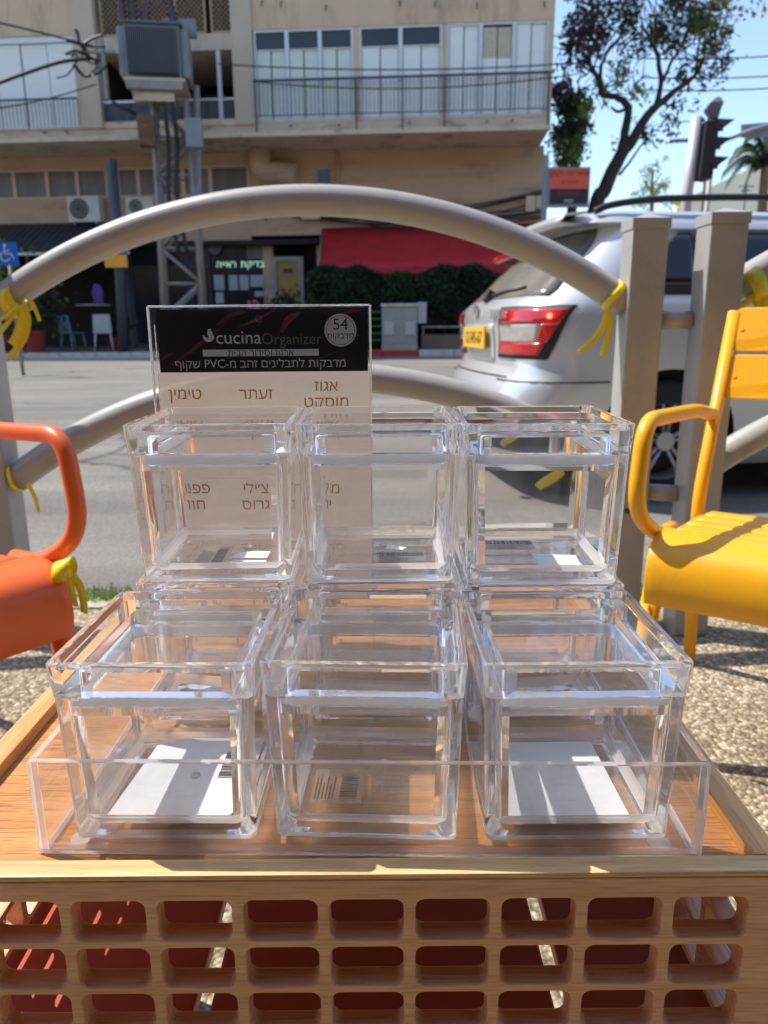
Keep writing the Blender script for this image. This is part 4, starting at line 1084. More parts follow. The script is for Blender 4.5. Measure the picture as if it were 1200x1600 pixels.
tree('ivy_tree', 21, [
    [(893, 330, .16), (895, 280, .14), (898, 235, .11), (910, 190, .08), (925, 160, .05)],
    [(898, 235, .07), (885, 190, .05), (880, 150, .03)]],
    [(880, 170, 16, 450, 0), (900, 160, 14, 400, 0), (878, 210, 16, 600, 0), (905, 205, 14, 500, 0), (895, 235, 14, 500, 3), (885, 250, 14, 450, 3), (905, 180, 10, 300, 3), (872, 145, 12, 300, 1)],
    'ivy covered green tree squeezed between the building corner and the leaning tree', origin=(893, 330), depth=.5, dens=.7)
tree('distant_tree', 48, [
    [(1018, 330, .16), (1018, 290, .12), (1020, 265, .08)], [(1018, 300, .08), (1005, 280, .05)], [(1019, 290, .06), (1035, 270, .04)]],
    [(1010, 300, 18, 300, 3), (1030, 290, 16, 260, 3), (1015, 272, 12, 160, 3), (1028, 255, 8, 70, 0), (1000, 320, 16, 200, 3), (1040, 315, 14, 200, 3)],
    'small pale distant tree seen just above the silver car roof', origin=(1018, 330), barkm=M['bark_ivy'])
def palm():
    Y = 36; o = at(1190, 305, Y=Y); e = empty('palm_tree', (o.x, Y, .1), 0, 'palm tree with drooping fronds at the right edge before the cream building', 'palm')
    top = at(1196, 262, Y=Y) - e.location
    q = MB(); q.tube(smooth_path([(top.x + .2, 0, 0), (top.x + .1, 0, top.z*.5), (top.x, 0, top.z)], 6), [.32 - .012*i for i in range(13)], 10); q.build('trunk', M['bark_ivy'], e)
    fr = [(1135, 285), (1130, 268), (1140, 248), (1150, 232), (1165, 215), (1185, 205), (1205, 200), (1225, 210), (1245, 235), (1255, 262), (1250, 290), (1160, 300), (1215, 215), (1175, 235)]
    for i, (px, py) in enumerate(fr):
        tip = at(px, py, Y=Y + random.uniform(-1.2, 1.2)) - e.location; mid = (top + tip)/2 + Vector((0, 0, .55 + .35*random.random()))
        q = MB(); sp = smooth_path([top, mid, tip], 9); q.tube(sp, [.035 * (1 - j/len(sp)) + .006 for j in range(len(sp))], 4)
        for j in range(3, len(sp)):
            t = (sp[j] - sp[j-1]).normalized(); sd_ = t.cross(Vector((0, 1, 0.2))).normalized(); L = .55 * (1 - (j/len(sp) - .4)**2)
            for s_ in (-1, 1):
                for k in range(2):
                    b_ = sp[j-1].lerp(sp[j], k*.5); c = b_ + t * L*.5 + Vector((0, s_*L*.6, 0)) + Vector((0, 0, -L*.75)) + sd_ * s_ * .1
                    w_ = t * .05; q.face(q.verts([b_ - w_, b_ + w_, c]))
        q.build('frond', M['leaf_dk'], e, fix=False)
palm()

# cream building beyond, with two small roof aerials
A = at(1085, 330, Y=60); Bq = at(1200, 255, Y=60)
e = empty('cream_building', (A.x, 60, 0), R(-12), 'pale cream building with sloping roofline behind the palm', 'building')
ht = at(1120, 292, Y=60).z
q = MB(); v = q.verts([(-1.2, 0, 0), (16, 0, 0), (16, 0, ht + 3.9), (7, 0, ht + 2.6), (-1.2, 0, ht - 1.0), (-1.2, 10, 0), (16, 10, 0), (16, 10, ht + 3.9), (7, 10, ht + 2.6), (-1.2, 10, ht - 1.0)])
for f in ((0,1,2,3,4), (9,8,7,6,5), (0,5,6,1), (1,6,7,2), (2,7,8,3), (3,8,9,4), (4,9,5,0)): q.face([v[i] for i in f])
q.build('wall', M['cream'], e)
for x in (1.5, 4.5, 7.5, 10.5): w_ = box_obj('window', (x, -.05, ht - 3.2), (x + 1.2, -.002, ht - 1.8), M['frame_c'], e); box_obj('pane', (x + .1, -.07, ht - 3.1), (x + 1.1, -.052, ht - 1.9), M['darkglass'], w_)
for k, px in enumerate((1165,)):
    p = at(px, 300, Y=52)
    e = empty('aerial_mast', (p.x, 52, 0), 0, 'thin rooftop aerial mast seen against the cream building', 'aerial')
    q = MB(); q.tube([(0, 0, 0), (0, 0, p.z + .6)], .06, 6); q.build('mast', M['iron'], e); q = MB(); q.tube([(-.5, 0, p.z + .35), (.5, 0, p.z + .35)], .04, 4); q.tube([(-.3, 0, p.z + .1), (.3, 0, p.z + .1)], .04, 4); q.build('crossbar', M['iron'], e)

# traffic light
def traffic_light():
    Y = 8.8; b = at(1080, 300, Y=Y)
    e = empty('traffic_light', (b.x, Y, -.05), R(-6), 'black three-lens traffic light on a grey pole above the silver car', 'traffic light'); L = e.location
    def w(px, py, y=Y): p = at(px, py, Y=y) - L; return Vector((p.x, y - Y, p.z))
    a = w(1089, 183); q = MB(); q.tube([(w(1072, 320).x - .02, 0, 0), w(1074, 305), a], .058, 14); q.build('pole', M['lightgrey'], e)
    # housing leans with the pole
    t0, t1 = w(1109, 192), w(1098, 281)
    q = MB(); rings = []
    for k in range(7):
        c = t1.lerp(t0, k / 6); rings.append([c + Vector((p.x, p.y, 0)) for p in rring(.15, .20, .02, 0, 3)])
    q.loft(rings); h = q.build('housing', M['blackpl'], e)
    for i, (px, py) in enumerate(((1117, 204), (1113, 232), (1109, 262))):
        c = w(px, py); q = MB(); N = 12
        r1, r2 = .115, .10; inner = []; outer = []
        for j in range(N + 1):
            an = R(-20) + R(220) * j / N
            inner.append(c + Vector((-.02, cos(an) * r1, sin(an) * r1)))
            ext = .20 * (0.35 + .65 * max(0, sin(an)))
            outer.append(c + Vector((ext - .02, cos(an) * r2, sin(an) * r2)))
        A_, B_ = q.verts(inner), q.verts(outer)
        for j in range(N): q.face([A_[j], A_[j+1], B_[j+1], B_[j]])
        o = q.build('visor', M['blackpl'], e); sm = o.modifiers.new('s', 'SOLIDIFY'); sm.thickness = .008
        q = MB(); q.disc(c + Vector((-.012, 0, 0)), .095, (1, 0, 0), 20, th=.012); q.build('lens', (M['redlens'], M['amber'], M['green'])[i], e)
    for py0 in (186, 280):
        p0 = w(1086 if py0 < 200 else 1076, py0); p1 = w(1100, py0 + 2)
        q = MB(); q.tube([p0, p1], .022, 6); q.build('bracket', M['iron'], e)
    # small beacon on top
    c = w(1112, 172); q = MB(); q.loft([[c + Vector((x + lx, y, z)) for x, y in ((-.07*s_, -.05*s_), (.07*s_, -.05*s_), (.07*s_, .05*s_), (-.07*s_, .05*s_))] for z, s_, lx in ((-.09, .6, .02), (.0, 1.1, 0), (.06, 1.0, .03), (.12, .25, .05))]); q.build('signal_speaker', M['fin'], e)
    q = MB(); q.tube([w(1106, 182), w(1107, 193)], .012, 6); q.tube([w(1112, 182), w(1112, 193)], .012, 6); q.build('speaker_stem', M['iron'], e)
traffic_light()
# overhead sign panel on its arm
Y = 13.5; A = at(1158, 216, Y=Y); Bq = at(1300, 190, Y=Y)
e = empty('overhead_sign', (at(1250, 300, Y=Y).x, Y, 0), 0, 'back of a long grey overhead road sign at the right edge', 'road sign'); L = e.location
q = MB(); a = at(1158, 195, Y=Y) - L; b = at(1158, 215, Y=Y) - L; c = at(1300, 183, Y=Y) - L; d = at(1300, 212, Y=Y) - L
v = q.verts([Vector((p.x, y, p.z)) for y in (-.02, .02) for p in (a, c, d, b)])
for f in ((0,1,2,3), (7,6,5,4), (0,4,5,1), (1,5,6,2), (2,6,7,3), (3,7,4,0)): q.face([v[i] for i in f])
q.build('sign_panel', M['grey_sign'], e)
q = MB(); p = [at(1120, 226, Y=Y + .3) - L, at(1160, 211, Y=Y + .2) - L, at(1215, 192, Y=Y) - L, at(1300, 160, Y=Y) - L]; p = [Vector((a_.x, -.08, a_.z)) for a_ in p]; q.tube(p, .035, 8); q.build('support_arm', M['grey_sign'], e)
q = MB(); x = (at(1300, 200, Y=Y) - L).x; q.tube([(x, 0, -.1), (x, 0, 6.5)], .1, 10); q.build('pole', M['lightgrey'], e)
# thin second pole and lamp
Y = 15; p = at(1110, 270, Y=Y); e = empty('thin_post', (p.x, Y, 0), 0, 'thin grey post standing behind the traffic light', 'post'); q = MB(); q.tube([(-.05, 0, 0), (0, 0, at(1112, 260, Y=Y).z)], .05, 8); q.build('pole', M['steel'], e)
Y = 40; p = at(1066, 220, Y=Y); e = empty('street_lamp', (at(1100, 300, Y=Y).x, Y, 0), 0, 'distant street lamp arm reaching left of the traffic light', 'street lamp'); L = e.location
q = MB(); z_ = p.z; q.tube([(0, 0, 0), (0, 0, z_ - .1), (-.3, 0, z_)], .07, 6); q.tube([(-.3, 0, z_), (p.x - L.x, 0, z_ + .02)], .04, 6); q.build('pole', M['steel'], e); q = MB(); q.loft([rring(1.1, .3, .1, 0, 3, p.x - L.x, 0), rring(.9, .24, .1, .12, 3, p.x - L.x, 0)]); o = q.build('lamp_head', M['fin'], e); o.location.z = z_ - .05
# small yellow and red discs seen over the roof
Y = 16; p = at(1066, 314, Y=Y); e = empty('crossing_sign', (p.x, Y, 0), 0, 'small sign with yellow and red discs showing just over the car roof', 'road sign')
q = MB(); q.tube([(0, .04, 0), (0, .04, p.z - .05)], .03, 8); q.build('pole', M['steel'], e)
x = at(1059, 315, Y=Y).x - p.x; q = MB(); q.disc((x, 0, at(1059, 315, Y=Y).z), .085, (0, -1, 0), th=.02); q.build('yellow_disc', M['yellow_l'], e)
x = at(1077, 315, Y=Y).x - p.x; q = MB(); q.disc((x, 0, at(1077, 315, Y=Y).z), .055, (0, -1, 0), th=.02); q.build('red_disc', M['red_l'], e)
q = MB(); q.box((-.12, .025, p.z - .02), (.17, .04, p.z + .02)); q.build('crossbar', M['steel'], e)

# ================================================================== CARS
LV = [  # z, rear x, front x, half width, rear corner r, front corner r
    (.17, .16, 4.02, .76, .22, .35), (.24, .06, 4.12, .82, .26, .4), (.36, .01, 4.20, .85, .30, .45), (.50, .0, 4.24, .862, .30, .45), (.59, .02, 4.25, .866, .30, .45),
    (.625, .055, 4.25, .866, .28, .45), (.68, .095, 4.24, .866, .26, .45), (.80, .09, 4.18, .868, .26, .5), (.92, .075, 3.98, .862, .27, .55), (.98, .085, 3.60, .85, .28, .5),
    (1.02, .13, 3.10, .832, .28, .4), (1.06, .19, 3.00, .815, .28, .38), (1.18, .31, 2.74, .765, .26, .34), (1.30, .43, 2.44, .71, .24, .3), (1.37, .47, 2.26, .675, .22, .28),
    (1.385, .36, 2.20, .665, .20, .28), (1.42, .37, 2.08, .63, .2, .28), (1.45, .46, 1.92, .56, .2, .25), (1.468, .70, 1.7, .42, .2, .2)]
def lv(z):
    z = max(LV[0][0], min(LV[-1][0], z))
    for a, b in zip(LV, LV[1:]):
        if z <= b[0]:
            t = (z - a[0]) / (b[0] - a[0]); return [p + (q_ - p) * t for p, q_ in zip(a, b)]
    return list(LV[-1])
def bow(x, y, xr, hw): return .075 * min(1, abs(y) / hw)**2 * max(0.0, 1 - max(0, x - xr) / .9)
def cpt(z, s, side=-1, off=0.0):
    """Point on the body at height z, s metres along the perimeter from the rear corner (side positive, rear negative)."""
    _, xr, xf, hw, r, rf = lv(z); h = pi * r / 4
    if s > h: p = Vector((xr + r + (s - h), hw + off, z))
    elif s < -h: p = Vector((xr - off, hw - r + s + h, z))
    else:
        a = s / r + pi / 4; p = Vector((xr + r - (r + off) * cos(a), hw - r + (r + off) * sin(a), z))
    p.x += bow(p.x, p.y, xr, hw)
    p.y *= -1 if side < 0 else 1
    return p
def sx(z, x):          # perimeter s of side position x
    _, xr, xf, hw, r, rf = lv(z); return x - xr - r + pi * r / 4
def ry(z, y):          # perimeter s of rear position |y|
    _, xr, xf, hw, r, rf = lv(z); return -(hw - r - y) - pi * r / 4
def car_loop(z, ns=26, nc=7, nr=10):
    _, xr, xf, hw, r, rf = lv(z); P = []
    def corner(cx, cy, rad, a0):
        return [(cx + rad * cos(a0 + j * pi/2/nc), cy + rad * sin(a0 + j * pi/2/nc)) for j in range(nc + 1)]
    P += corner(xf - rf, -hw + rf, rf, -pi/2); P += corner(xf - rf, hw - rf, rf, 0)
    a = P[-1][0]; P += [(a + (xr + r - a) * j / ns, hw) for j in range(1, ns)]
    P += corner(xr + r, hw - r, r, pi/2); P += [(xr, (hw - r) * (1 - 2*j/nr)) for j in range(1, nr)]; P += corner(xr + r, -hw + r, r, pi)
    a = P[-1][0]; P += [(a + (xf - rf - a) * j / ns, -hw) for j in range(1, ns)]
    return [Vector((x + bow(x, y, xr, hw), y, z)) for x, y in P]
def patch(q, rows, mi=None):
    V = [q.verts(r) for r in rows]
    for A, B in zip(V, V[1:]):
        for i in range(len(A) - 1): q.face([A[i], A[i+1], B[i+1], B[i]], mi, True)
def side_poly(q, poly, off, side=-1, step=.05, nrow=8, mi=None):
    """Conforming patch on the car side bounded in x by the polygon's left and right edges. poly: list of (z, x0, x1)."""
    rows = []
    for (za, a0, a1), (zb, b0, b1) in zip(poly, poly[1:]):
        k = max(1, int(abs(zb - za) / .04))
        for j in range(k + (1 if (zb, b0, b1) == poly[-1] else 0)):
            t = j / k; z = za + (zb - za) * t; u, v = a0 + (b0 - a0) * t, a1 + (b1 - a1) * t
            rows.append([cpt(z, sx(z, u + (v - u) * i / 14), side, off) for i in range(15)])
    patch(q, rows, mi)
def car(name, loc, rz, paint, label, plate_txt, lamps_on, detail=True):
    e = empty(name, loc, rz, label, 'car')
    zs = []
    for a, b in zip(LV, LV[1:]):
        k = 2 if b[0] - a[0] > .08 else 1
        zs += [a[0] + (b[0] - a[0]) * j / k for j in range(k)]
    zs.append(LV[-1][0])
    q = MB(); q.loft([car_loop(z) for z in zs], smooth=True)
    o = q.build('body', [paint, M['blackpl']], e, fix=True)
    for p in o.data.polygons: p.use_smooth = True
    # wheel arches cut out
    cutters = []
    for x in (.87, 3.34):
        for s_ in (-1, 1):
            c = MB(); c.disc((x, s_*1.1, .31), .365, (0, -s_, 0), 40, th=.42); co = c.build('cutter', M['blackpl']); co.parent = e
            md = o.modifiers.new('b', 'BOOLEAN'); md.operation = 'DIFFERENCE'; md.object = co; md.solver = 'EXACT'; cutters.append(co)
    dg = bpy.context.evaluated_depsgraph_get(); dg.update()
    me = bpy.data.meshes.new_from_object(o.evaluated_get(dg)); o.modifiers.clear(); o.data = me
    me.materials.clear(); me.materials.append(paint); me.materials.append(M['blackpl'])
    for p in me.polygons:
        c = p.center; p.material_index = 0
        for x in (.87, 3.34):
            d = sqrt((c.x - x)**2 + (c.z - .31)**2)
            if d < .37 and abs(c.y) < .90 and (abs(p.normal.y) < .5 or abs(c.y) < .75): p.material_index = 1
        if c.z < .2: p.material_index = 1
    me.set_sharp_from_angle(angle=R(38))
    for c in cutters: bpy.data.objects.remove(c)
    # windows
    def mesh(nm, m, fn, parent=e, th=.006):
        q = MB(); fn(q); ob = q.build(nm, m, parent, fix=False)
        md = ob.modifiers.new('s', 'SOLIDIFY'); md.thickness = th; md.offset = 0; return ob
    def rear_rows(q, z0, z1, y0, y1, off, n=10, k=8, sh=0.0):
        rows = []
        for j in range(k + 1):
            z = z0 + (z1 - z0) * j / k; hw = lv(z)[3]
            rows.append([Vector((cpt(z, ry(z, abs(y)), 1, off).x, y, z)) for y in [y0 + (y1 - y0) * i / n for i in range(n + 1)]])
        patch(q, rows)
    def rg(q):
        rows = []
        for j in range(11):
            z = 1.035 + .325 * j / 10; ym = lv(z)[3] - .10; rows.append([Vector((cpt(z, ry(z, abs(y)), 1, .004).x, y, z)) for y in [-ym + 2*ym*i/16 for i in range(17)]])
        patch(q, rows)
    w = mesh('rear_window', M['rearglass'], rg)
    for s_ in (-1, 1):
        mesh('side_window', M['carglass'], lambda q: side_poly(q, [(1.055, .98, 1.62), (1.20, .98, 1.60), (1.335, .98, 1.58)], .004, s_))
        mesh('side_window', M['carglass'], lambda q: side_poly(q, [(1.05, 1.66, 2.62), (1.20, 1.65, 2.46), (1.335, 1.64, 2.27)], .004, s_))
        mesh('quarter_window', M['carglass'], lambda q: side_poly(q, [(1.075, .70, .95), (1.20, .74, .95), (1.335, .88, .95)], .004, s_))
        mesh('window_trim', M['blackpl'], lambda q: side_poly(q, [(1.03, .60, 2.72), (1.055, .62, 2.70), (1.20, .70, 2.50), (1.352, .84, 2.26)], .0015, s_), th=.002)
        mesh('door_gap', M['blackpl'], lambda q: side_poly(q, [(.34, 1.70, 1.708), (.7, 1.66, 1.668), (1.05, 1.63, 1.638)], .0012, s_), th=.001)
        mesh('door_gap', M['blackpl'], lambda q: side_poly(q, [(.60, 1.20, 1.208), (.75, 1.13, 1.138), (.9, 1.05, 1.058), (1.05, 1.0, 1.008)], .0012, s_), th=.001)
        mesh('bumper_gap', M['blackpl'], lambda q: patch(q, [[cpt(z, s__/10, s_, .004) for s__ in range(-3, 5)] for z in (.612, .619)]), th=.001)
        mesh('door_handle', paint, lambda q: patch(q, [[cpt(z, sx(z, x), s_, .02 if 1.26 < x < 1.44 else .002) for x in (1.24, 1.27, 1.32, 1.38, 1.43, 1.46)] for z in (.93, .95)]), th=.015)
        # roof rail
        q = MB(); pts = [cpt(z_, sx(1.40, x), s_, -.02) for x, z_ in ()]
        pts = [Vector((.52, s_*.60, 1.44)), Vector((.62, s_*.60, 1.475)), Vector((.9, s_*.60, 1.505)), Vector((1.5, s_*.60, 1.515)), Vector((2.0, s_*.60, 1.48)), Vector((2.1, s_*.60, 1.43))]
        q.tube(smooth_path(pts, 4), .017, 8); q.build('roof_rail', M['blackpl'], e)
        # tail lamp wrapping the corner
        def lamp(q, z0, z1, a0, a1, b0, b1, off, c=0):
            rows = []
            for j in range(9):
                t = j / 8; z = z0 + (z1 - z0) * t; u, v = a0 + (b0 - a0) * t, a1 + (b1 - a1) * t
                rows.append([cpt(z, u + (v - u) * i / 16, s_, off) for i in range(17)])
            patch(q, rows)
        tl = mesh('tail_lamp', M['blackpl'], lambda q: lamp(q, .725, .985, -.42, .02, -.355, .16, .004))
        mesh('red_lens', M['redlens'], lambda q: lamp(q, .90, .968, -.345, .09, -.33, .125, .012), tl)
        mesh('red_lens', M['redlens'], lambda q: lamp(q, .745, .805, -.395, -.02, -.375, .01, .012), tl)
        mesh('red_lens', M['redlens'], lambda q: lamp(q, .806, .899, -.03, .02, .0, .085, .012), tl)
        mesh('clear_lens', M['clearlens'], lambda q: lamp(q, .806, .899, -.37, -.035, -.35, -.005, .010), tl)
        if lamps_on:
            c_ = cpt(.935, .04, s_, .022); q = MB(); q.disc(c_, .014, cpt(.935, .04, s_, .5) - c_, 12, th=.004); q.build('lit_bulb', M['brake'], tl)
        # head lamp, mirror
        def hl(q):
            rows = []
            for j in range(5):
                z = .70 + .16 * j / 4; _, xr, xf, hw, r, rf = lv(z)
                rows.append([Vector((xf - rf + (rf + .006) * cos(a), s_*(hw - rf + (rf + .006) * sin(a)), z)) for a in [R(15 + 60 * i / 8) for i in range(9)]])
            patch(q, rows)
        mesh('headlight', M['clearlens'], hl)
        q = MB(); q.loft([[Vector((2.62 + dx, s_*(.86 + p.x), 1.05 + p.y)) for p in rring(.18*k, .13*k, .04*k, 0)] for dx, k in ((-.05, .9), (0, 1), (.08, .75), (.11, .4))]); q.build('wing_mirror', paint, e)
    # windscreen
    def wsc(q):
        rows = []
        for j in range(9):
            z = 1.05 + .30 * j / 8; ym = lv(z)[3] - .12; xf = lv(z)[2]; rows.append([Vector((xf + .004 - .0*abs(y), y, z)) for y in [-ym + 2*ym*i/10 for i in range(11)]])
        patch(q, rows)
    mesh('windscreen', M['carglass'], wsc)
    def spo(q):
        rows = []
        for z, d in ((1.375, .0), (1.39, -.05), (1.425, -.05), (1.44, .02)):
            rows.append([Vector((lv(z)[1] + d + .10 * abs(y)**2, y, z)) for y in [-.6 + 1.2*i/12 for i in range(13)]])
        patch(q, rows)
    sp = mesh('spoiler', paint, spo, th=.01)
    q = MB(); q.box((.29, -.17, 1.385), (.308, .17, 1.412)); q.build('brake_light', M['redlens'], sp)
    q = MB(); q.tube([Vector((cpt(1.05, ry(1.05, 0), 1, .03).x, .0, 1.05)), Vector((cpt(1.08, ry(1.08, .3), 1, .03).x, -.18, 1.075)), Vector((cpt(1.09, ry(1.09, .5), 1, .025).x, -.45, 1.085))], .011, 6)
    q.disc((cpt(1.04, ry(1.04, 0), 1, .0).x, 0, 1.045), .04, (-1, 0, .6), th=.04); q.build('rear_wiper', M['blackpl'], e)
    # plate recess, plate, badge
    def pr(q): rear_rows(q, .70, .90, -.33, .33, .003)
    mesh('plate_recess', paint, pr)
    pl = box_obj('number_plate', (.055, -.26, .765), (.066, .26, .885), M['plate'], e, bevel=.002)
    text('plate_digits', plate_txt, .10, (.052, 0, .822), (pi/2, 0, -pi/2), M['ink'], pl)
    q = MB(); q.disc((.074, 0, .985), .035, (-1, 0, 0), 20, th=.014); q.build('round_emblem', M['alloy'], e)
    text('badge', 'FABIA', .07, (.070, -.47, .945), (pi/2, 0, -pi/2), M['alloy'], e, off=.003, sx=1.5)
    def hg(q): rear_rows(q, .627, .635, -.6, .6, .0015, 12, 1)
    mesh('hatch_gap', M['blackpl'], hg, th=.001)
    mesh('bumper_step', M['blackpl'], lambda q: rear_rows(q, .27, .36, -.5, .5, .004, 12, 3))
    for y in (-.55, .55): q = MB(); q.disc((.02, y, .33), .04, (-1, 0, 0), 16, th=.012); q.build('reflector', M['redlens'], e)
    # wheels
    for x in (.87, 3.34):
        for s_ in (-1, 1):
            q = MB(); N = 40; prof = [(.20, .0), (.285, .0), (.308, .025), (.312, .06), (.312, .14), (.306, .175), (.285, .2), (.20, .2)]
            rings = [[Vector((x + r_*cos(2*pi*i/N), s_*(.852 - yy), .31 + r_*sin(2*pi*i/N))) for i in range(N)] for r_, yy in prof]
            q.loft(rings + [rings[0]], cap0=False, cap1=False, smooth=True); wh = q.build('wheel', M['rubber'], e)
            q = MB(); rp_ = [(.202, .01), (.205, .02), (.19, .03), (.185, .12)]
            q.loft([[Vector((x + r_*cos(2*pi*i/N), s_*(.855 - yy), .31 + r_*sin(2*pi*i/N))) for i in range(N)] for r_, yy in rp_], cap0=False, cap1=False, smooth=True); rim = q.build('rim', M['alloy'], wh)
            q = MB(); q.disc((x, s_*.73, .31), .188, (0, -s_, 0), 32, th=.01); q.build('brake_disc', M['blackpl'], wh)
            q = MB()
            for k in range(5):
                for dd in (-.16, .16):
                    a = 2*pi*k/5 + .3; c0 = Vector((x + .045*cos(a + dd*1.5), s_*.832, .31 + .045*sin(a + dd*1.5))); c1 = Vector((x + .195*cos(a + dd), s_*.842, .31 + .195*sin(a + dd)))
                    q.tube([c0, c1], [.013, .010], 4)
            q.disc((x, s_*.825, .31), .048, (0, s_, 0), 20, th=.02); q.build('spokes', M['alloy'], wh)
    return e
car('silver_car', (.48, 4.52, -.090), R(6.5), M['car'], 'silver estate car with lit red tail lamp, its rear to the left, behind the posts', '12-345-67', True)
rc = car('red_car', (.88, 7.6, -.05), R(7.5), M['carred'], 'red car mostly hidden beyond the silver estate, its rear corner showing', '23-456-78', False); rc.scale = (1, 1, 1.07)

# ================================================================== RAILING
RY = 1.93
PW = .088
def rail_all():
    e = empty('arched_railing', (0, RY, 0), 0, 'grey steel railing of curved tubes between square posts along the kerb', 'railing')
    pts = {}
    def post(xc, yf, h):
        q = MB(); w_ = PW / 2; y0 = yf - RY
        q.box((xc - w_, y0, 0), (xc + w_, y0 + PW, h - .012)); o = q.build('post', M['rail_paint'], e, bevel=.006)
        q = MB(); k = w_ + .002
        q.loft([[(xc-k, y0-.002, h-.03), (xc+k, y0-.002, h-.03), (xc+k, y0+PW+.002, h-.03), (xc-k, y0+PW+.002, h-.03)], [(xc-k, y0-.002, h-.006), (xc+k, y0-.002, h-.006), (xc+k, y0+PW+.002, h-.006), (xc-k, y0+PW+.002, h-.006)], [(xc-.004, y0+PW/2-.004, h+.008), (xc+.004, y0+PW/2-.004, h+.008), (xc+.004, y0+PW/2+.004, h+.008), (xc-.004, y0+PW/2+.004, h+.008)]])
        q.build('post_cap', M['rail_paint'], o)
        q = MB(); q.disc((xc - w_*.2, y0 - .001, .33), .008, (0, -1, 0), 10, th=.006); q.build('bolt', M['iron'], o)
        return o
    x1 = at(1014, 400, Y=RY - .04).x; x2 = at(1137, 400, Y=RY - .10).x
    post(x1, RY - .045, 1.052); post(x2, RY - .10, 1.056)
    xl = at(7, 580, Y=RY - .0).x - PW/2
    xl = at(31, 720, Y=RY - .03 + PW).x - PW/2
    post(xl, RY - .03, 1.055)
    post(xl - (x2 - x1), RY - .03, 1.055)
    r_ = .0365; yc = PW/2 - .04
    def arch(pa, pb, pc, name):
        P = [at(*p, Y=RY + yc) for p in (pa, pb, pc)]; P = [Vector((p.x, yc, p.z)) for p in P]
        # let the ends run into the posts
        q = MB(); q.tube(arc3(P[0], P[1], P[2], 48), r_, 24); q.build(name, M['rail_paint'], e); return P
    A = arch((-8, 480), (490, 313), (976, 474), 'upper_arch')
    B = arch((26, 748), (490, 588), (985, 750), 'lower_arch')
    span = A[2].x - A[0].x
    for P, nm in ((A, 'upper_arch'), (B, 'lower_arch')):
        for sgn in (1, -1):
            if sgn > 0: base = x2 + PW/2 - .004
            else: base = (xl - (x2 - x1)) - PW/2 + .004 - (P[2].x - P[0].x)
            d = base - P[0].x; dz = .015 if sgn > 0 else 0
            Q = [p + Vector((d, 0, dz)) for p in P]; q = MB(); q.tube(arc3(Q[0], Q[1], Q[2], 48), r_, 24); q.build(nm, M['rail_paint'], e)
    for py in (500, 767):
        z = at(1060, py, Y=RY).z; q = MB(); q.tube([(x1 + PW/2 - .003, -.005, z), (x2 - PW/2 + .003, -.03, z)], .022, 16); q.build('crossbar', M['rail_paint'], e)
        z = at(10, py, Y=RY).z; q = MB(); q.tube([(xl - (x2-x1) + PW/2 - .003, -.005, z), (xl - PW/2 + .003, -.005, z)], .022, 16); q.build('crossbar', M['rail_paint'], e)
    # chips in the paint
    return e, x1, x2, xl
RAIL, X1, X2, XLp = rail_all()

# ribbons
def strip(q, pts, w, side=Vector((1, 0, .0)), tw=0.0):
    pts = smooth_path(pts, 5); A, B = [], []
    for i, p in enumerate(pts):
        a = tw * i / (len(pts) - 1); t = (pts[min(i+1, len(pts)-1)] - pts[max(i-1, 0)]).normalized()
        s0 = (side - t * side.dot(t)).normalized(); n_ = t.cross(s0); d = s0 * cos(a) + n_ * sin(a)
        A.append(p - d * w/2); B.append(p + d * w/2)
    a_, b_ = q.verts(A), q.verts(B)
    for i in range(len(A) - 1): q.face([a_[i], a_[i+1], b_[i+1], b_[i]], None, True)
def ribbon(c, axis, r_, w, tails, label, coils=2):
    """c: centre on the tube, axis: tube direction, tails: lists of offsets from the knot."""
    e = empty('ribbon', c, 0, label, 'ribbon', 'yellow ribbons tied to the railing')
    axis = Vector(axis).normalized(); h = Vector((0, 1, 0)); u = axis.cross(h).normalized(); v = axis.cross(u)
    q = MB()
    for k in range(coils):
        off = axis * (k * w * .28 - w * .2); ring = [off + (u * cos(2*pi*j/24) + v * sin(2*pi*j/24)) * (r_ + .002 + .0015*k) + axis * (.006 * sin(4*pi*j/24 + k)) for j in range(25)]
        A = q.verts([p - axis*w/2*(.8 + .2*k) for p in ring]); B = q.verts([p + axis*w/2*(.8 + .2*k) for p in ring])
        for j in range(24): q.face([A[j], A[j+1], B[j+1], B[j]], None, True)
    o = q.build('band', M['ribbon'], e, fix=False); o.modifiers.new('s', 'SOLIDIFY').thickness = .0008
    for tl in tails:
        q = MB(); strip(q, [Vector(p) for p in tl[0]], tl[1], Vector(tl[2]) if len(tl) > 2 else Vector((1, 0, 0)), tl[3] if len(tl) > 3 else .5)
        o = q.build('tail', M['ribbon'], e, fix=False); o.modifiers.new('s', 'SOLIDIFY').thickness = .0008
def rel(c, lst, dy=-.045):
    out = []
    for i, (px, py) in enumerate(lst):
        p = at(px, py, Y=RY + .004 + dy) - c; out.append(p)
    return out
c = at(22, 468, Y=RY); ax = (at(60, 440, Y=RY) - at(0, 476, Y=RY))
ribbon(c, ax, .0365, .034, [(rel(c, [(34, 476), (42, 500), (36, 530), (14, 560)]), .022), (rel(c, [(30, 476), (20, 492), (6, 512), (-8, 528)]), .014),
    (rel(c, [(36, 474), (48, 472), (56, 486), (62, 502)]), .012), (rel(c, [(34, 478), (36, 495), (30, 520), (20, 540)]), .03, (1, 0, .1), .2), (rel(c, [(28, 478), (14, 490), (0, 500)]), .010)],
    'yellow ribbon knotted round the left end of the upper arch, four tails')
c = at(958, 462, Y=RY); ax = (at(975, 474, Y=RY) - at(930, 450, Y=RY))
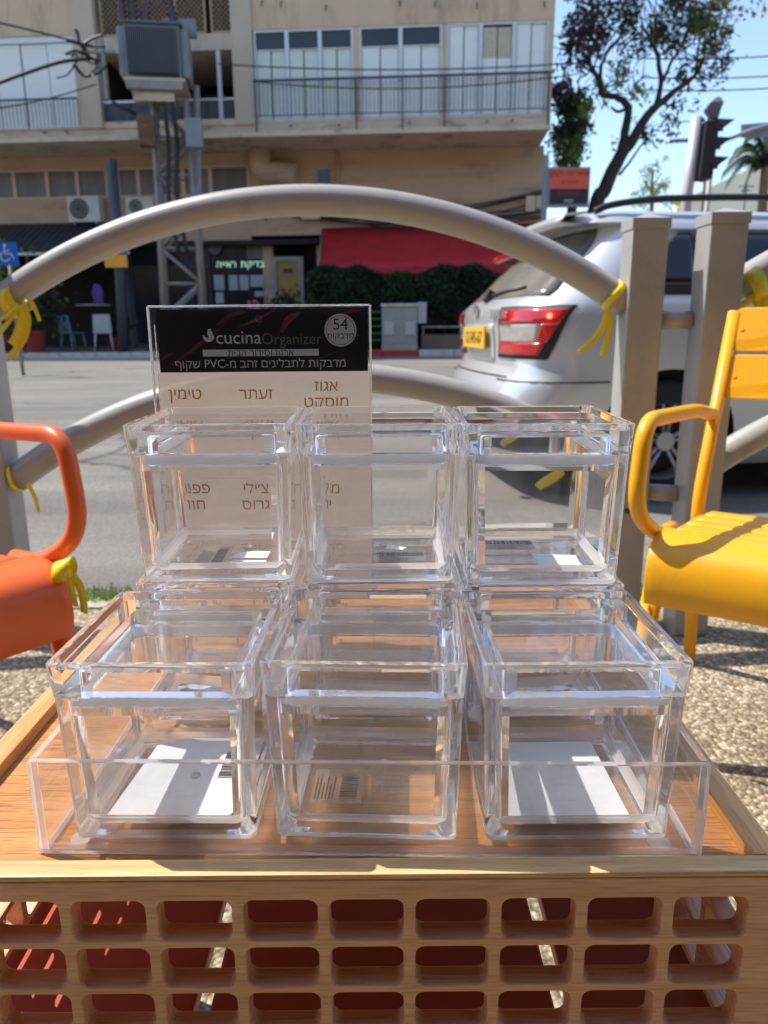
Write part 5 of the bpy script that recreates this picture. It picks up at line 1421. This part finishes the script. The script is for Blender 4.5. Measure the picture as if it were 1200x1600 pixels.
ribbon(c, ax, .0365, .022, [(rel(c, [(950, 482), (944, 505), (928, 530), (905, 550)]), .016), (rel(c, [(950, 482), (952, 510), (946, 540), (941, 556)]), .015)],
    'yellow ribbon with two hanging tails at the right end of the long arch', 1)
c = at(1178, 448, Y=RY - .04); ax = (at(1200, 430, Y=RY) - at(1165, 455, Y=RY))
ribbon(c, ax, .0365, .036, [(rel(c, [(1185, 458), (1170, 470), (1150, 484), (1146, 492)], -.07), .018), (rel(c, [(1188, 458), (1182, 480), (1178, 500)], -.07), .014), (rel(c, [(1190, 455), (1196, 475), (1198, 498)], -.07), .03)],
    'yellow ribbon tied on the next arch above the yellow chair back')
c = at(28, 745, Y=RY); ax = (at(70, 722, Y=RY) - at(26, 748, Y=RY))
ribbon(c, ax, .0365, .014, [(rel(c, [(44, 757), (50, 768), (56, 782), (60, 800)]), .013)], 'thin yellow ribbon with one short tail on the left end of the lower arch', 1)
c = at(900, 712, Y=RY); ax = (at(985, 750, Y=RY) - at(930, 722, Y=RY))
ribbon(c, ax, .0365, .03, [(rel(c, [(880, 735), (868, 742), (852, 752), (840, 762)]), .022), (rel(c, [(878, 738), (864, 748), (850, 756)]), .02)], 'yellow ribbon on the lower arch glimpsed through the top right clear box', 1)

# ================================================================== CHAIRS
def chair(name, corner, fdir, handed, m, label):
    """Tubular metal armchair with slats. corner: ground point under the visible front seat corner; fdir: facing; handed: +1 when the chair extends to the corner's left as seen from behind."""
    fx = Vector((fdir[0], fdir[1], 0)).normalized(); lat = Vector((-fx.y, fx.x, 0)) * handed   # lateral direction the seat extends
    W_ = .50; org = Vector(corner) + lat * W_/2 - fx * 0.0
    ang = math.atan2(fx.y, fx.x) + pi/2
    e = empty(name, (org.x, org.y, 0), ang, label, 'chair')        # local -Y = facing, x lateral
    w = W_/2
    # seat slats: curved front roll and a few flat slats
    def slat(profile, nm, xw=w - .012, th=.006):
        q = MB(); n = len(profile); A = []
        rows = [q.verts([Vector((s_*xw, y, z)) for y, z in profile]) for s_ in (-1, -.93, .93, 1)]
        for a, b in zip(rows, rows[1:]):
            for i in range(n - 1): q.face([a[i], a[i+1], b[i+1], b[i]], None, True)
        o = q.build(nm, m, e, fix=True); md = o.modifiers.new('s', 'SOLIDIFY'); md.thickness = th; md.offset = -1
        bv = o.modifiers.new('b', 'BEVEL'); bv.width = .002; bv.segments = 2; bv.limit_method = 'ANGLE'
    # front roll: from the top to the lower lip
    roll = [(.075, .432), (.04, .434), (.01, .430), (-.015, .418), (-.030, .398), (-.037, .370), (-.036, .340), (-.028, .312)]
    slat(smooth2(roll), 'seat_slat', w + .004)
    for k in range(4):
        y0 = .083 + k * .082; y1 = y0 + .074; z0 = .431 - .10 * (y0 - .08); z1 = .431 - .10 * (y1 - .08)
        slat([(y0, z0 - .006), (y0 + .005, z0), (y1 - .005, z1), (y1, z1 - .006)], 'seat_slat', w - .016)
    # back slats, reclined
    for k in range(2):
        z0 = .640 + k * .101; z1 = z0 + .094; f_ = lambda z: .415 + (z - .44) * .30
        q = MB(); N = 10
        zz0, zz1 = z0 - .0, z1
        ring = [(p.x, p.y) for p in rring(W_ + .01, z1 - z0, .022, 0, 4)]
        F1 = q.verts([Vector((x, f_(z0 + (z1-z0)/2 + y) + .02 * (1 - (x/w)**2), (z0+z1)/2 + y)) for x, y in ring])
        F2 = q.verts([Vector((x, f_(z0 + (z1-z0)/2 + y) + .02 * (1 - (x/w)**2) + .006, (z0+z1)/2 + y)) for x, y in ring])
        q.face(F1); q.face(F2[::-1])
        n_ = len(F1)
        for j in range(n_): q.face([F1[j], F1[(j+1)%n_], F2[(j+1)%n_], F2[j]])
        bs = q.build('back_slat', m, e, bevel=.0015)
        for s_ in (-1, 1):
            zc_ = (z0 + z1)/2; q = MB(); q.disc((s_*(w - .018), f_(zc_) + .0005, zc_), .0045, (0, -1, .3), 12, th=.002); q.build('rivet', m, bs)
    r_ = .0145
    for s_ in (-1, 1):
        x = s_ * (w + .014)
        # back upright running down to the rear leg
        q = MB(); q.tube(fillet_path([(x - s_*.01, .415 + .39*.30 + .008, .825), (x, .40, .42), (x, .47, .0)], .06, 5), r_, 12); q.build('back_frame', m, e)
        # front leg
        q = MB(); q.tube([(x - s_*.02, .02, .40), (x, -.035, .0)], [.020, .014], 12); q.build('leg', m, e)
        # arm loop
        q = MB(); pts = [(x, .455, .605), (x, .30, .628), (x + s_*.012, -.025, .640), (x + s_*.014, -.045, .48), (x - s_*.004, .06, .418), (x - s_*.01, .14, .415)]
        q.tube(fillet_path(pts, [.05, .05, .075, .05], 8), r_, 14); q.build('armrest', m, e)
        q = MB(); q.tube([(x - s_*.014, .0, .405), (x - s_*.014, .43, .375)], .012, 8); q.build('seat_frame', m, e)
    q = MB(); q.tube([(-w, .40, .37), (w, .40, .37)], .012, 8); q.build('stretcher', m, e)
    return e
def smooth2(pr): 
    return [(p.y, p.z) for p in smooth_path([(0, a, b) for a, b in pr], 3)]
chair('yellow_chair', (.485, 1.285, 0), (-.57, -.82), 1, M['yellow'], 'yellow metal slatted armchair right of the clear boxes')
chair('orange_chair', (-.535, 1.155, 0), (.79, -.61), -1, M['orange'], 'orange metal slatted armchair at the left edge')
# ribbon on the orange chair frame
e = empty('ribbon', at(103, 895, Y=1.14), 0, 'yellow ribbon tied where the orange armrest meets the seat', 'ribbon', 'yellow ribbons tied to the railing')
c = e.location.copy()
q = MB(); R0 = [(u_ * .018, v_ * .018) for u_, v_ in [(cos(2*pi*j/20), sin(2*pi*j/20)) for j in range(21)]]
A = q.verts([Vector((-.016, a, b)) for a, b in R0]); B = q.verts([Vector((.014, a - .004, b + .01)) for a, b in R0])
for j in range(20): q.face([A[j], A[j+1], B[j+1], B[j]], None, True)
o = q.build('band', M['ribbon'], e, fix=False); o.modifiers.new('s', 'SOLIDIFY').thickness = .001
for lst, w_ in (([(112, 900), (124, 915), (130, 940), (131, 958)], .015), ([(108, 905), (114, 930), (119, 948)], .011)):
    q = MB(); strip(q, [at(px, py, Y=1.12) - c for px, py in lst], w_, Vector((1, 0, 0)), .5); o = q.build('tail', M['ribbon'], e, fix=False); o.modifiers.new('s', 'SOLIDIFY').thickness = .001

# weeds along the kerb
def weeds(px, py, n, label, sp):
    c = at(px, py, z=0.0); e = empty('kerb_weeds', c, 0, label, 'weeds')
    q = MB()
    for _ in range(n):
        b = Vector((random.gauss(0, sp), random.gauss(0, .02), 0)); t = b + Vector((random.gauss(0, .02), random.gauss(0, .015), random.uniform(.012, .05))); w_ = Vector((.003, .001, 0))
        q.face(q.verts([b - w_, b + w_, t]))
    for _ in range(n): 
        c_ = Vector((random.gauss(0, sp), random.gauss(0, .02), random.uniform(.005, .035))); s_ = .006
        q.face(q.verts([c_ + Vector((-s_, 0, 0)), c_ + Vector((0, -s_*.4, -s_*.5)), c_ + Vector((s_, 0, 0)), c_ + Vector((0, s_*.4, s_*.5))]))
    tag(q.build('blades', M['leaf_lt'], e, fix=False), kind='stuff')
weeds(165, 938, 160, 'small green weeds at the kerb beside the orange chair', .05)
weeds(1008, 935, 140, 'small weeds growing between kerb and post under the yellow chair', .04)

# ================================================================== CRATE, STOOL
CX0, CX1, CY0, CY1, CZ = -.262, .208, .3235, .69, .530
TRAY_Z = CAM_Z - .27597
def crate():
    e = empty('bamboo_crate', ((CX0+CX1)/2, (CY0+CY1)/2, .396), 0, 'bamboo crate with lattice sides and framed flat top carrying the clear tray', 'crate')
    cx, cyy, z0 = e.location; L = lambda x, y, z: (x - cx, y - cyy, z - z0)
    rw = .0155; top = CZ
    def lb(nm, a, b, m, bv=.0012): return box_obj(nm, L(*a), L(*b), m, e, bevel=bv)
    lb('front_rail', (CX0, CY0, top - .0032), (CX1, CY0 + .0125, top), M['bam_rail'])
    lb('back_rail', (CX0, CY1 - .0125, top - .0032), (CX1, CY1, top), M['bam_rail'])
    lb('side_rail', (CX0, CY0 + .0127, top - .0155), (CX0 + rw, CY1 - .0127, top), M['bam_side'])
    lb('side_rail', (CX1 - rw, CY0 + .0127, top - .0155), (CX1, CY1 - .0127, top), M['bam_side'])
    lb('top_panel', (CX0 + rw + .0003, CY0 + .0128, top - .014), (CX1 - rw - .0003, CY1 - .0128, TRAY_Z - .0022), M['bam_top'], 0)
    th = .0125; zt, zb = top - .0157, .398
    hs, gp, rw_ = .0384, .0061, .0292
    zh0 = CAM_Z - .2857
    def lattice(x0, x1, first, zt=zt):
        holes = []
        x = first
        while x + hs < x1 - .006:
            if x > x0 + .006:
                for k in range(4):
                    b = zh0 - .0243 - k * rw_
                    if b > zb + .004: holes.append(rr2(x, x + hs, b, b + .0243, .0052)[::-1])
            x += hs + gp
        return [(x0, zb), (x1, zb), (x1, zt), (x0, zt)], holes
    # front and back
    # hole centres in the front: 573 px and every .0444
    c0 = at(573, 1437, Y=CY0).x; f0 = c0 - hs/2
    while f0 - (hs + gp) > CX0 + .006: f0 -= hs + gp
    outl, hl = lattice(CX0, CX1, f0, top - .0034)
    for nm, y in (('front_lattice', CY0 + th/2 + .0003), ('back_lattice', CY1 - th/2 - .0003)):
        o = panel_holes(nm, outl, hl, th, .0009, M['bam_lat'], e); o.rotation_euler = (pi/2, 0, 0); o.location = L(0, y, 0)
    outl, hl = lattice(CY0 + th + .001, CY1 - th - .001, CY0 + th + .012)
    for x in (CX0 + th/2, CX1 - th/2):
        o = panel_holes('side_lattice', outl, hl, th, .0009, M['bam_lat'], e); o.rotation_euler = (pi/2, 0, pi/2); o.location = L(x, 0, 0)
    return e
crate()
def stool():
    X0_, X1_, Y0_, Y1_ = -.262, .245, .30, .75; z = .392
    e = empty('orange_stool', ((X0_+X1_)/2, (Y0_+Y1_)/2, 0), 0, 'orange slatted metal stool under the bamboo crate, seen through its lattice', 'stool'); cx, cyy, _ = e.location
    xs = [X0_, -.115, .108, X1_]
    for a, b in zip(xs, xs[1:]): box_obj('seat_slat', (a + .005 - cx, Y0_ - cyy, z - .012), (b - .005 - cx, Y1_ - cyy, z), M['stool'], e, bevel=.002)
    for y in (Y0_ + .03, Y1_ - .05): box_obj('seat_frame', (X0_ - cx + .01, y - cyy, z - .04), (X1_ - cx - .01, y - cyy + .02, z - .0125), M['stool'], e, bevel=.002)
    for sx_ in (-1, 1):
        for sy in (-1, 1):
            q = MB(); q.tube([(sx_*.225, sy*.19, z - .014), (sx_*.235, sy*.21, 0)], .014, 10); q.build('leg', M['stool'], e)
stool()

# ================================================================== TRAY
def tray():
    W2, D, H, T = .35836, .252, .0565, .0038; yaw = -.02365
    e = empty('acrylic_tray', (-.0108, .34643, TRAY_Z - .002), yaw, 'low clear acrylic tray on the bamboo crate holding the lower boxes', 'tray')
    def rrt(w, d, z, r, n=4): return rring(w, d, r, z, n, 0, D/2)
    def panel(nm, a, b, edges):
        """Acrylic board: big faces clear, narrow faces solid edge."""
        q = MB(); q.box(a, b); bm = q.bm; dims = [b[i] - a[i] for i in range(3)]; k = dims.index(min(dims))
        bmesh.ops.recalc_face_normals(bm, faces=bm.faces[:])
        bmesh.ops.bevel(bm, geom=bm.edges[:], offset=.0005, segments=1, affect='EDGES')
        for f in bm.faces: f.material_index = 0 if abs(f.normal[k]) > .99 else 1
        return q.build(nm, [M['tray_pane'], M['tray_edge']], e, fix=False)
    w = W2/2
    panel('bottom_panel', (-w + T, T, 0), (w - T, D - T, T), 0)
    panel('front_wall', (-w, 0, 0), (w, T, H), 0)
    panel('back_wall', (-w, D - T, 0), (w, D, H), 0)
    panel('side_wall', (-w, T + .0001, 0), (-w + T, D - T - .0001, H), 0)
    panel('side_wall', (w - T, T + .0001, 0), (w, D - T - .0001, H), 0)
    for x in (-w + .018, w - .018):
        for y in (.014, D - .014):
            q = MB(); q.disc((x, y, -.0001), .0062, (0, 0, -1), 24, th=.0018); q.build('foot_pad', M['gasket'], e)
    return e
tray()

# ================================================================== BOXES
LW, LD, HB, BW = .1074, .1110, .10667, .1036
BD = .1072
TP = .0046      # draft of the body from top to bottom
def barcode(q, x0, y0, w, h, z, along='x', n=34):
    random_ = random.Random(int(x0 * 1e5) + n)
    t = 0.0
    while t < w:
        bw_ = random_.choice((.0004, .0004, .0008, .0012)); g = random_.choice((.0004, .0006, .001))
        if t + bw_ > w: break
        if along == 'x': c = [(x0 + t, y0, z), (x0 + t + bw_, y0, z), (x0 + t + bw_, y0 + h, z), (x0 + t, y0 + h, z)]
        else: c = [(x0, y0 + t, z), (x0 + h, y0 + t, z), (x0 + h, y0 + t + bw_, z), (x0, y0 + t + bw_, z)]
        q.face(q.verts(c)); t += bw_ + g
def lines(q, x0, y0, w, h, z, n=7, along='x'):
    rn = random.Random(n)
    for i in range(n):
        a = i * h / n; L = w * rn.uniform(.6, 1); k = 0
        while k < L:
            s_ = rn.uniform(.0008, .0022)
            if along == 'x': c = [(x0 + k, y0 + a, z), (x0 + k + s_, y0 + a, z), (x0 + k + s_, y0 + a + h/n*.45, z), (x0 + k, y0 + a + h/n*.45, z)]
            else: c = [(x0 + a, y0 + k, z), (x0 + a + h/n*.45, y0 + k, z), (x0 + a + h/n*.45, y0 + k + s_, z), (x0 + a, y0 + k + s_, z)]
            q.face(q.verts(c)); k += s_ + .0005
NC = 5
def glass_loft(q, rings, flat_big, base=()):
    """Loft of rounded rectangles; straight spans between rings listed in flat_big use the clear sheet (0), all the rest solid edge (1)."""
    R_ = [q.verts(r) for r in rings]; n = len(R_[0]); per = NC + 3
    for i, (A, B) in enumerate(zip(R_, R_[1:])):
        for j in range(n):
            corner = (j % per) != NC + 2
            q.face([A[j], A[(j+1)%n], B[(j+1)%n], B[j]], 0 if (not corner and i in flat_big) else (2 if i in base else 1), corner)
    return R_
def rr(w, d, r, z):
    """Rounded rectangle with an extra point a wall's thickness in from each corner."""
    P = rring(w, d, r, z, NC); out = []; n = NC + 1; m = .0044
    for k in range(4):
        c = P[k*n:(k+1)*n]; a = P[k*n - 1]; b = P[(k*n + n) % (4*n)]
        out.append(c[0] + (a - c[0]).normalized() * m); out += c; out.append(c[-1] + (b - c[-1]).normalized() * m)
    return out
T = .0054
FL = .0072
def make_box(label):
    e = empty('storage_box', (0, 0, 0), 0, label, 'storage box')
    hb = .0868
    q = MB()
    B0, D0 = BW - TP, BD - TP
    rings = [rr(B0 - .020, D0 - .020, .004, .0030), rr(B0 - .016, D0 - .016, .004, .0008), rr(B0 - .004, D0 - .004, .0035, .0), rr(B0 - .0004, D0 - .0004, .0038, .0014), rr(B0, D0, .0038, .004), rr(B0 + TP*.13, D0 + TP*.13, .0038, .0150), rr(BW - TP*.12, BD - TP*.12, .0038, hb - .010),
             rr(BW, BD, .0038, hb - .001), rr(BW - .001, BD - .001, .0036, hb), rr(BW - 2*T + .001, BD - 2*T + .001, .0032, hb), rr(BW - 2*T, BD - 2*T, .0030, hb - .001),
             rr(B0 - 2*T + .0004, D0 - 2*T + .0004, .0030, .0125), rr(B0 - 2*T - .0020, D0 - 2*T - .0020, .0030, .0100), rr(B0 - 2*T - .008, D0 - 2*T - .008, .003, FL)]
    R_ = glass_loft(q, rings, {5, 10}, {2, 3, 11, 12})
    q.face(R_[0][::-1], 0); q.face(R_[-1], 0)
    q.build('body', [M['pane'], M['edge'], M['base']], e)
    q = MB(); pw = BW - 2*T - .004; pd = BD - 2*T - .004; z = hb + .0003
    rings = [rr(pw - .008, pd - .008, .003, HB - .0085), rr(pw - .005, pd - .005, .003, HB - .0100), rr(pw - .005, pd - .005, .003, hb - .0078), rr(pw - .004, pd - .004, .0035, hb - .0083), rr(pw, pd, .0040, hb - .0078),
             rr(pw, pd, .0040, z), rr(BW + .0006, BD + .0006, .0040, z), rr(BW + .0012, BD + .0012, .0042, z + .0008), rr(LW, LD, .0042, HB - .0012), rr(LW - .0006, LD - .0006, .0040, HB - .0003),
             rr(LW - .0016, LD - .0016, .0036, HB), rr(LW - .0066, LD - .0066, .0030, HB), rr(LW - .0076, LD - .0076, .0028, HB - .0006), rr(LW - .0088, LD - .0088, .0028, HB - .0046), rr(LW - .0100, LD - .0100, .0025, HB - .0050)]
    R_ = glass_loft(q, rings, {7})
    q.face(R_[0][::-1], 0); q.face(R_[-1], 0)
    q.build('lid', [M['pane'], M['edge']], e)
    q = MB(); g0, g1 = hb - .0068, hb - .0008
    rings = [rr(pw + .0002, pd + .0002, .004, g0), rr(BW - 2*T - .0008, BD - 2*T - .0008, .004, g0 + .0005), rr(BW - 2*T - .0004, BD - 2*T - .0004, .004, g1 - .0005), rr(pw + .0002, pd + .0002, .004, g1)]
    q.loft(rings + [rings[0]], cap0=False, cap1=False); q.build('gasket', M['gasket'], e)
    return e
def clear_label(e, x0, y0, w, h, along='y'):
    z = FL + .0003
    q = MB(); q.box((x0, y0, z), (x0 + w, y0 + h, z + .0001)); lb = q.build('clear_label', pane_label, e)
    q = MB()
    if along == 'y': barcode(q, x0 + w*.55, y0 + h*.12, h*.76, w*.34, z + .0003, 'y'); lines(q, x0 + w*.06, y0 + h*.1, h*.7, w*.42, z + .0003, 6, 'y')
    else: barcode(q, x0 + w*.05, y0 + h*.5, w*.9, h*.4, z + .0003, 'x'); lines(q, x0 + w*.06, y0 + h*.06, w*.8, h*.4, z + .0003, 4, 'x')
    q.build('barcode', M['ink'], lb)
pane_label = pane_mat('clear_label_film', tint=(.93, .92, .92), ior=1.5, rough=.05, haze=.12)
M['dot'] = pane_mat('clear_bumper', tint=(.9, .9, .9), ior=1.5, rough=.12, haze=.5)
def dot(e, x, y, r=.0032):
    q = MB(); N = 20; q.loft([[Vector((x + r*k*cos(2*pi*i/N), y + r*k*sin(2*pi*i/N), FL + .0007 + h)) for i in range(N)] for h, k in ((0, 1), (.0006, .95), (.0011, .7), (.0013, .3))], smooth=True); q.build('round_dot', M['dot'], e)
def sticker(e, pts, under=False):
    q = MB(); z = FL + .0003
    v0 = [(x, y, z) for x, y in pts]; v1 = [(x, y, z + .0002) for x, y in pts]; q.loft([v0, v1]); q.build('white_label', M['paper'], e)
front = [(-.1203, .4055, -.0188), (-.0088, .4047, -.0504), (.1034, .4025, .0058)]
upper = [(-.1138, .5286, .0201), (-.0031, .5246, .0079), (.1049, .5177, -.0267)]
FZ = TRAY_Z + .003
names = [
 ('front left clear box with a big white label and barcode on its floor', 'middle clear box of the front row with a see-through barcode label and round dot', 'front right clear box with a blank white label filling its floor'),
 ('lower clear box of the back row, under the top left box', 'lower clear box of the back row, under the top middle box', 'lower clear box of the back row, under the top right box'),
 ('top left clear box, in front of the black and beige card', 'top middle clear box, half in front of the card edge', 'top right clear box beside the yellow chair arm')]
proto = make_box(names[0][0])
boxes = {}
for row, (poss, z) in enumerate(((front, FZ), (upper, FZ), (upper, FZ + HB + .0002))):
    for i, (x, y, a) in enumerate(poss):
        o = proto if (row == 0 and i == 0) else copy_tree(proto)
        if row == 1: y += .0015; x += (-.001, .001, .0)[i]; a = (.006, -.004, .003)[i]
        o.location = (x, y, z); o.rotation_euler = (0, 0, a)
        o['label'] = names[row][i]; o['group'] = 'clear lidded storage boxes'; boxes[row, i] = o
# each label set added after copying, so only its own box carries it
sticker(boxes[0, 0], [(-.036, -.041), (.032, -.041), (.0390, -.030), (.0390, .041), (-.012, .041), (-.030, .032)])
q = MB(); barcode(q, .018, -.004, .030, .0085, FL + .0008, 'y'); lines(q, .0272, -.002, .022, .004, FL + .0008, 3, 'y'); q.build('barcode', M['ink'], boxes[0, 0]); dot(boxes[0, 0], .004, -.002)
clear_label(boxes[0, 1], -.034, -.030, .030, .034); dot(boxes[0, 1], .007, .012)
sticker(boxes[0, 2], [(-.037, -.041), (.032, -.041), (.031, .036), (-.039, .036)])
clear_label(boxes[2, 0], -.020, -.034, .022, .042); dot(boxes[2, 0], .012, .004, .0042); sticker(boxes[2, 0], [(.004, -.022), (.030, -.024), (.031, -.008), (.020, -.006), (.008, -.010)])
clear_label(boxes[2, 1], -.002, -.030, .034, .024, 'x'); dot(boxes[2, 1], .001, .006, .004); sticker(boxes[2, 1], [(-.006, .004), (.016, -.002), (.020, .004), (.006, .012)])
clear_label(boxes[2, 2], -.032, .004, .038, .024, 'x'); dot(boxes[2, 2], .004, -.002, .0042); sticker(boxes[2, 2], [(.002, -.030), (.030, -.032), (.031, -.010), (.001, -.008)])
clear_label(boxes[1, 0], -.024, -.02, .022, .032); sticker(boxes[1, 1], [(-.030, -.030), (.032, -.030), (.032, .020), (-.030, .020)]); sticker(boxes[1, 2], [(-.034, -.034), (.030, -.034), (.030, .030), (-.034, .030)])
sticker(boxes[1, 0], [(.002, -.035), (.036, -.035), (.036, .02), (.002, .02)])

# ================================================================== STICKER PACK
def pack():
    Y = .630; lean = R(-1.5)
    def S_(px, py): p = at(px, py, Y=Y); return p.x, p.z
    x0, zt = S_(240, 484); x1, _ = S_(574, 484); zh = S_(400, 580)[1]
    sx0, st = S_(231, 479); sx1, _ = S_(578, 479); zb = .527
    cx = (x0 + x1) / 2
    e = empty('sticker_pack', (cx, Y, zb), R(.4), 'tall card of gold label stickers with black header in a clear sleeve behind the boxes', 'sticker pack')
    card = box_obj('sticker_sheet', (x0 - .001 - cx, 0, .003), (x1 + .0015 - cx, .0006, zh - zb), M['card_beige'], e)
    hd = box_obj('header_card', (x0 + .002 - cx, -.0008, zh - zb - .0005), (x1 - cx, -.0002, zt - zb), M['card_black'], e)
    q = MB(); zz = st - zb
    q.box((sx0 - cx, -.0026, .001), (sx1 - cx, -.0023, zz)); q.box((sx0 - cx, .0020, .001), (sx1 - cx, .0023, zz))
    q.build('plastic_sleeve', M['sleeve'], e)
    q = MB()
    for x in (sx0 - cx, sx1 - cx): q.tube([(x, -.0002, .001), (x, -.0002, zz)], .0011, 6)
    q.tube([(sx0 - cx, -.0002, zz), (sx1 - cx, -.0002, zz)], .0010, 6); q.tube([(sx0 + .0045 - cx, -.0003, zz*.95), (sx0 + .0040 - cx, -.0003, .001)], .0004, 5)
    q.build('sleeve_seam', M['edge'], e)
    f = lambda px, py: (S_(px, py)[0] - cx, -.0012, S_(px, py)[1] - zb)
    def T_(nm, s, px, py, hpx, m, par=hd, al='CENTER', bold=0, sx_=1.0): return text(nm, s, hpx * .612 / F_PX * 1.38, f(px, py), (pi/2, 0, 0), m, par, al, bold=bold, sx=sx_)
    T_('brand_lettering', 'cucina', 373, 528, 21, M['card_white'], sx_=.98)
    T_('brand_lettering', 'Organizer', 456, 530, 18, M['grey_ink'], sx_=.93)
    q = MB(); a = S_(318, 557); b = S_(498, 545); q.box((a[0] - cx, -.0011, a[1] - zb), (b[0] - cx, -.0009, b[1] - zb)); st_ = q.build('title_strip', M['card_white'], hd)
    T_('title_lettering', heb('ארגון וסידור הבית'), 408, 551.5, 10.5, M['ink'], bold=.00006).location.y = -.0014
    T_('title_lettering', heb('מדבקות לתבלינים זהב מ-PVC שקוף'), 408, 568.5, 13.4, M['card_white'], bold=.00005)
    # round seal
    c = S_(532, 516); rr_ = 25 * .612 / F_PX
    q = MB(); q.disc((c[0] - cx, -.0010, c[1] - zb), rr_, (0, -1, 0), 40, th=.0002); sl = q.build('round_seal', M['card_white'], hd)
    q = MB(); q.tube([(c[0] - cx + rr_*.88*cos(a_), -.0013, c[1] - zb + rr_*.88*sin(a_)) for a_ in [2*pi*i/40 for i in range(40)]], .00018, 4, closed=True); q.build('seal_ring', M['ink'], sl)
    text('seal_number', '54', 18 * .612 / F_PX * 1.38, (c[0] - cx, -.0014, c[1] - zb + rr_*.33), (pi/2, 0, 0), M['ink'], sl, bold=.0002)
    text('seal_word', heb('מדבקות'), 9.5 * .612 / F_PX * 1.38, (c[0] - cx, -.0014, c[1] - zb - rr_*.35), (pi/2, 0, 0), M['ink'], sl, bold=.0001)
    # little hen mark
    c = S_(326, 530); k = .612 / F_PX; X, Z = c[0] - cx, c[1] - zb
    q = MB()
    prof = [(-9, 6), (-7, 0), (-3, -4), (4, -4), (8, 0), (8, 5), (4, 6), (2, 3), (-1, 1), (-4, 3), (-6, 6)]
    q.face(q.verts([(X + a * k, -.0011, Z + b * k) for a, b in prof])); q.disc((X + 3*k, -.00112, Z + 9*k), 4.2*k, (0, -1, 0), 16); q.disc((X + 5*k, -.00113, Z + 3*k), 4.5*k, (0, -1, 0), 16)
    q.disc((X + 1*k, -.00112, Z + 14.0*k), 1.5*k, (0, -1, 0), 10); q.disc((X + 4*k, -.00112, Z + 14.5*k), 1.4*k, (0, -1, 0), 10)
    q.build('hen_mark', M['card_white'], hd)
    # red chilli streaks printed on the header
    for pts, w_ in (([(268, 570), (300, 548), (330, 525), (352, 505)], 7), ([(340, 508), (362, 492), (385, 488)], 8), ([(372, 512), (400, 500), (430, 484)], 5), ([(440, 520), (450, 500), (470, 488)], 12), ([(250, 565), (262, 556), (272, 552)], 5), ([(470, 575), (500, 560), (530, 548)], 3), ([(520, 500), (545, 488), (560, 486)], 5)):
        q = MB(); P = smooth_path([f(*p) for p in pts], 5); n = len(P); A, B = [], []
        for i, p in enumerate(P):
            t = (P[min(i+1, n-1)] - P[max(i-1, 0)]).normalized(); nn = Vector((-t.z, 0, t.x)); ww = w_ * k * .36 * (.25 + sin(pi * i / (n-1))); A.append(Vector((p.x, -.0009, p.z)) - nn*ww); B.append(Vector((p.x, -.0009, p.z)) + nn*ww)
        a_, b_ = q.verts(A), q.verts(B)
        for i in range(n - 1): q.face([a_[i], a_[i+1], b_[i+1], b_[i]])
        q.build('printed_pepper', M['pink_ink'], hd)
    q = MB(); c = S_(405, 498); q.tube([(c[0] - cx + 5*k*cos(a_), -.0028, c[1] - zb + 5*k*sin(a_)) for a_ in [2*pi*i/20 for i in range(20)]], .0004, 5, closed=True); q.build('hang_hole', M['edge'], e)
    # gold lettering, three columns
    rows = [(616, ['טימין', 'זעתר', 'אגוז|מוסקט']), (694, ['סומק', 'קינמון', 'קימל']), (776, ['פפריקה|חריפה', "צ׳ילי|גרוס", 'מלח|ים']), (852, ['כמון', 'שום', 'כורכום']), (925, ['בזיליקום', 'זנגביל', 'אורגנו']), (992, ['פלפל|אנגלי', 'רוזמרין', 'כמון|שחור'])]
    for py, ws in rows:
        for px, wd in zip((290, 400, 510), ws):
            parts = wd.split('|')
            for i, t_ in enumerate(parts):
                yy = py + (i - (len(parts) - 1) / 2) * 25
                text('gold_lettering', heb(t_), 18.5 * k * 1.38, (f(px, yy)[0], -.0006, f(px, yy)[2]), (pi/2, 0, 0), M['gold_ink'], card, bold=.0003)
    return e
pack()
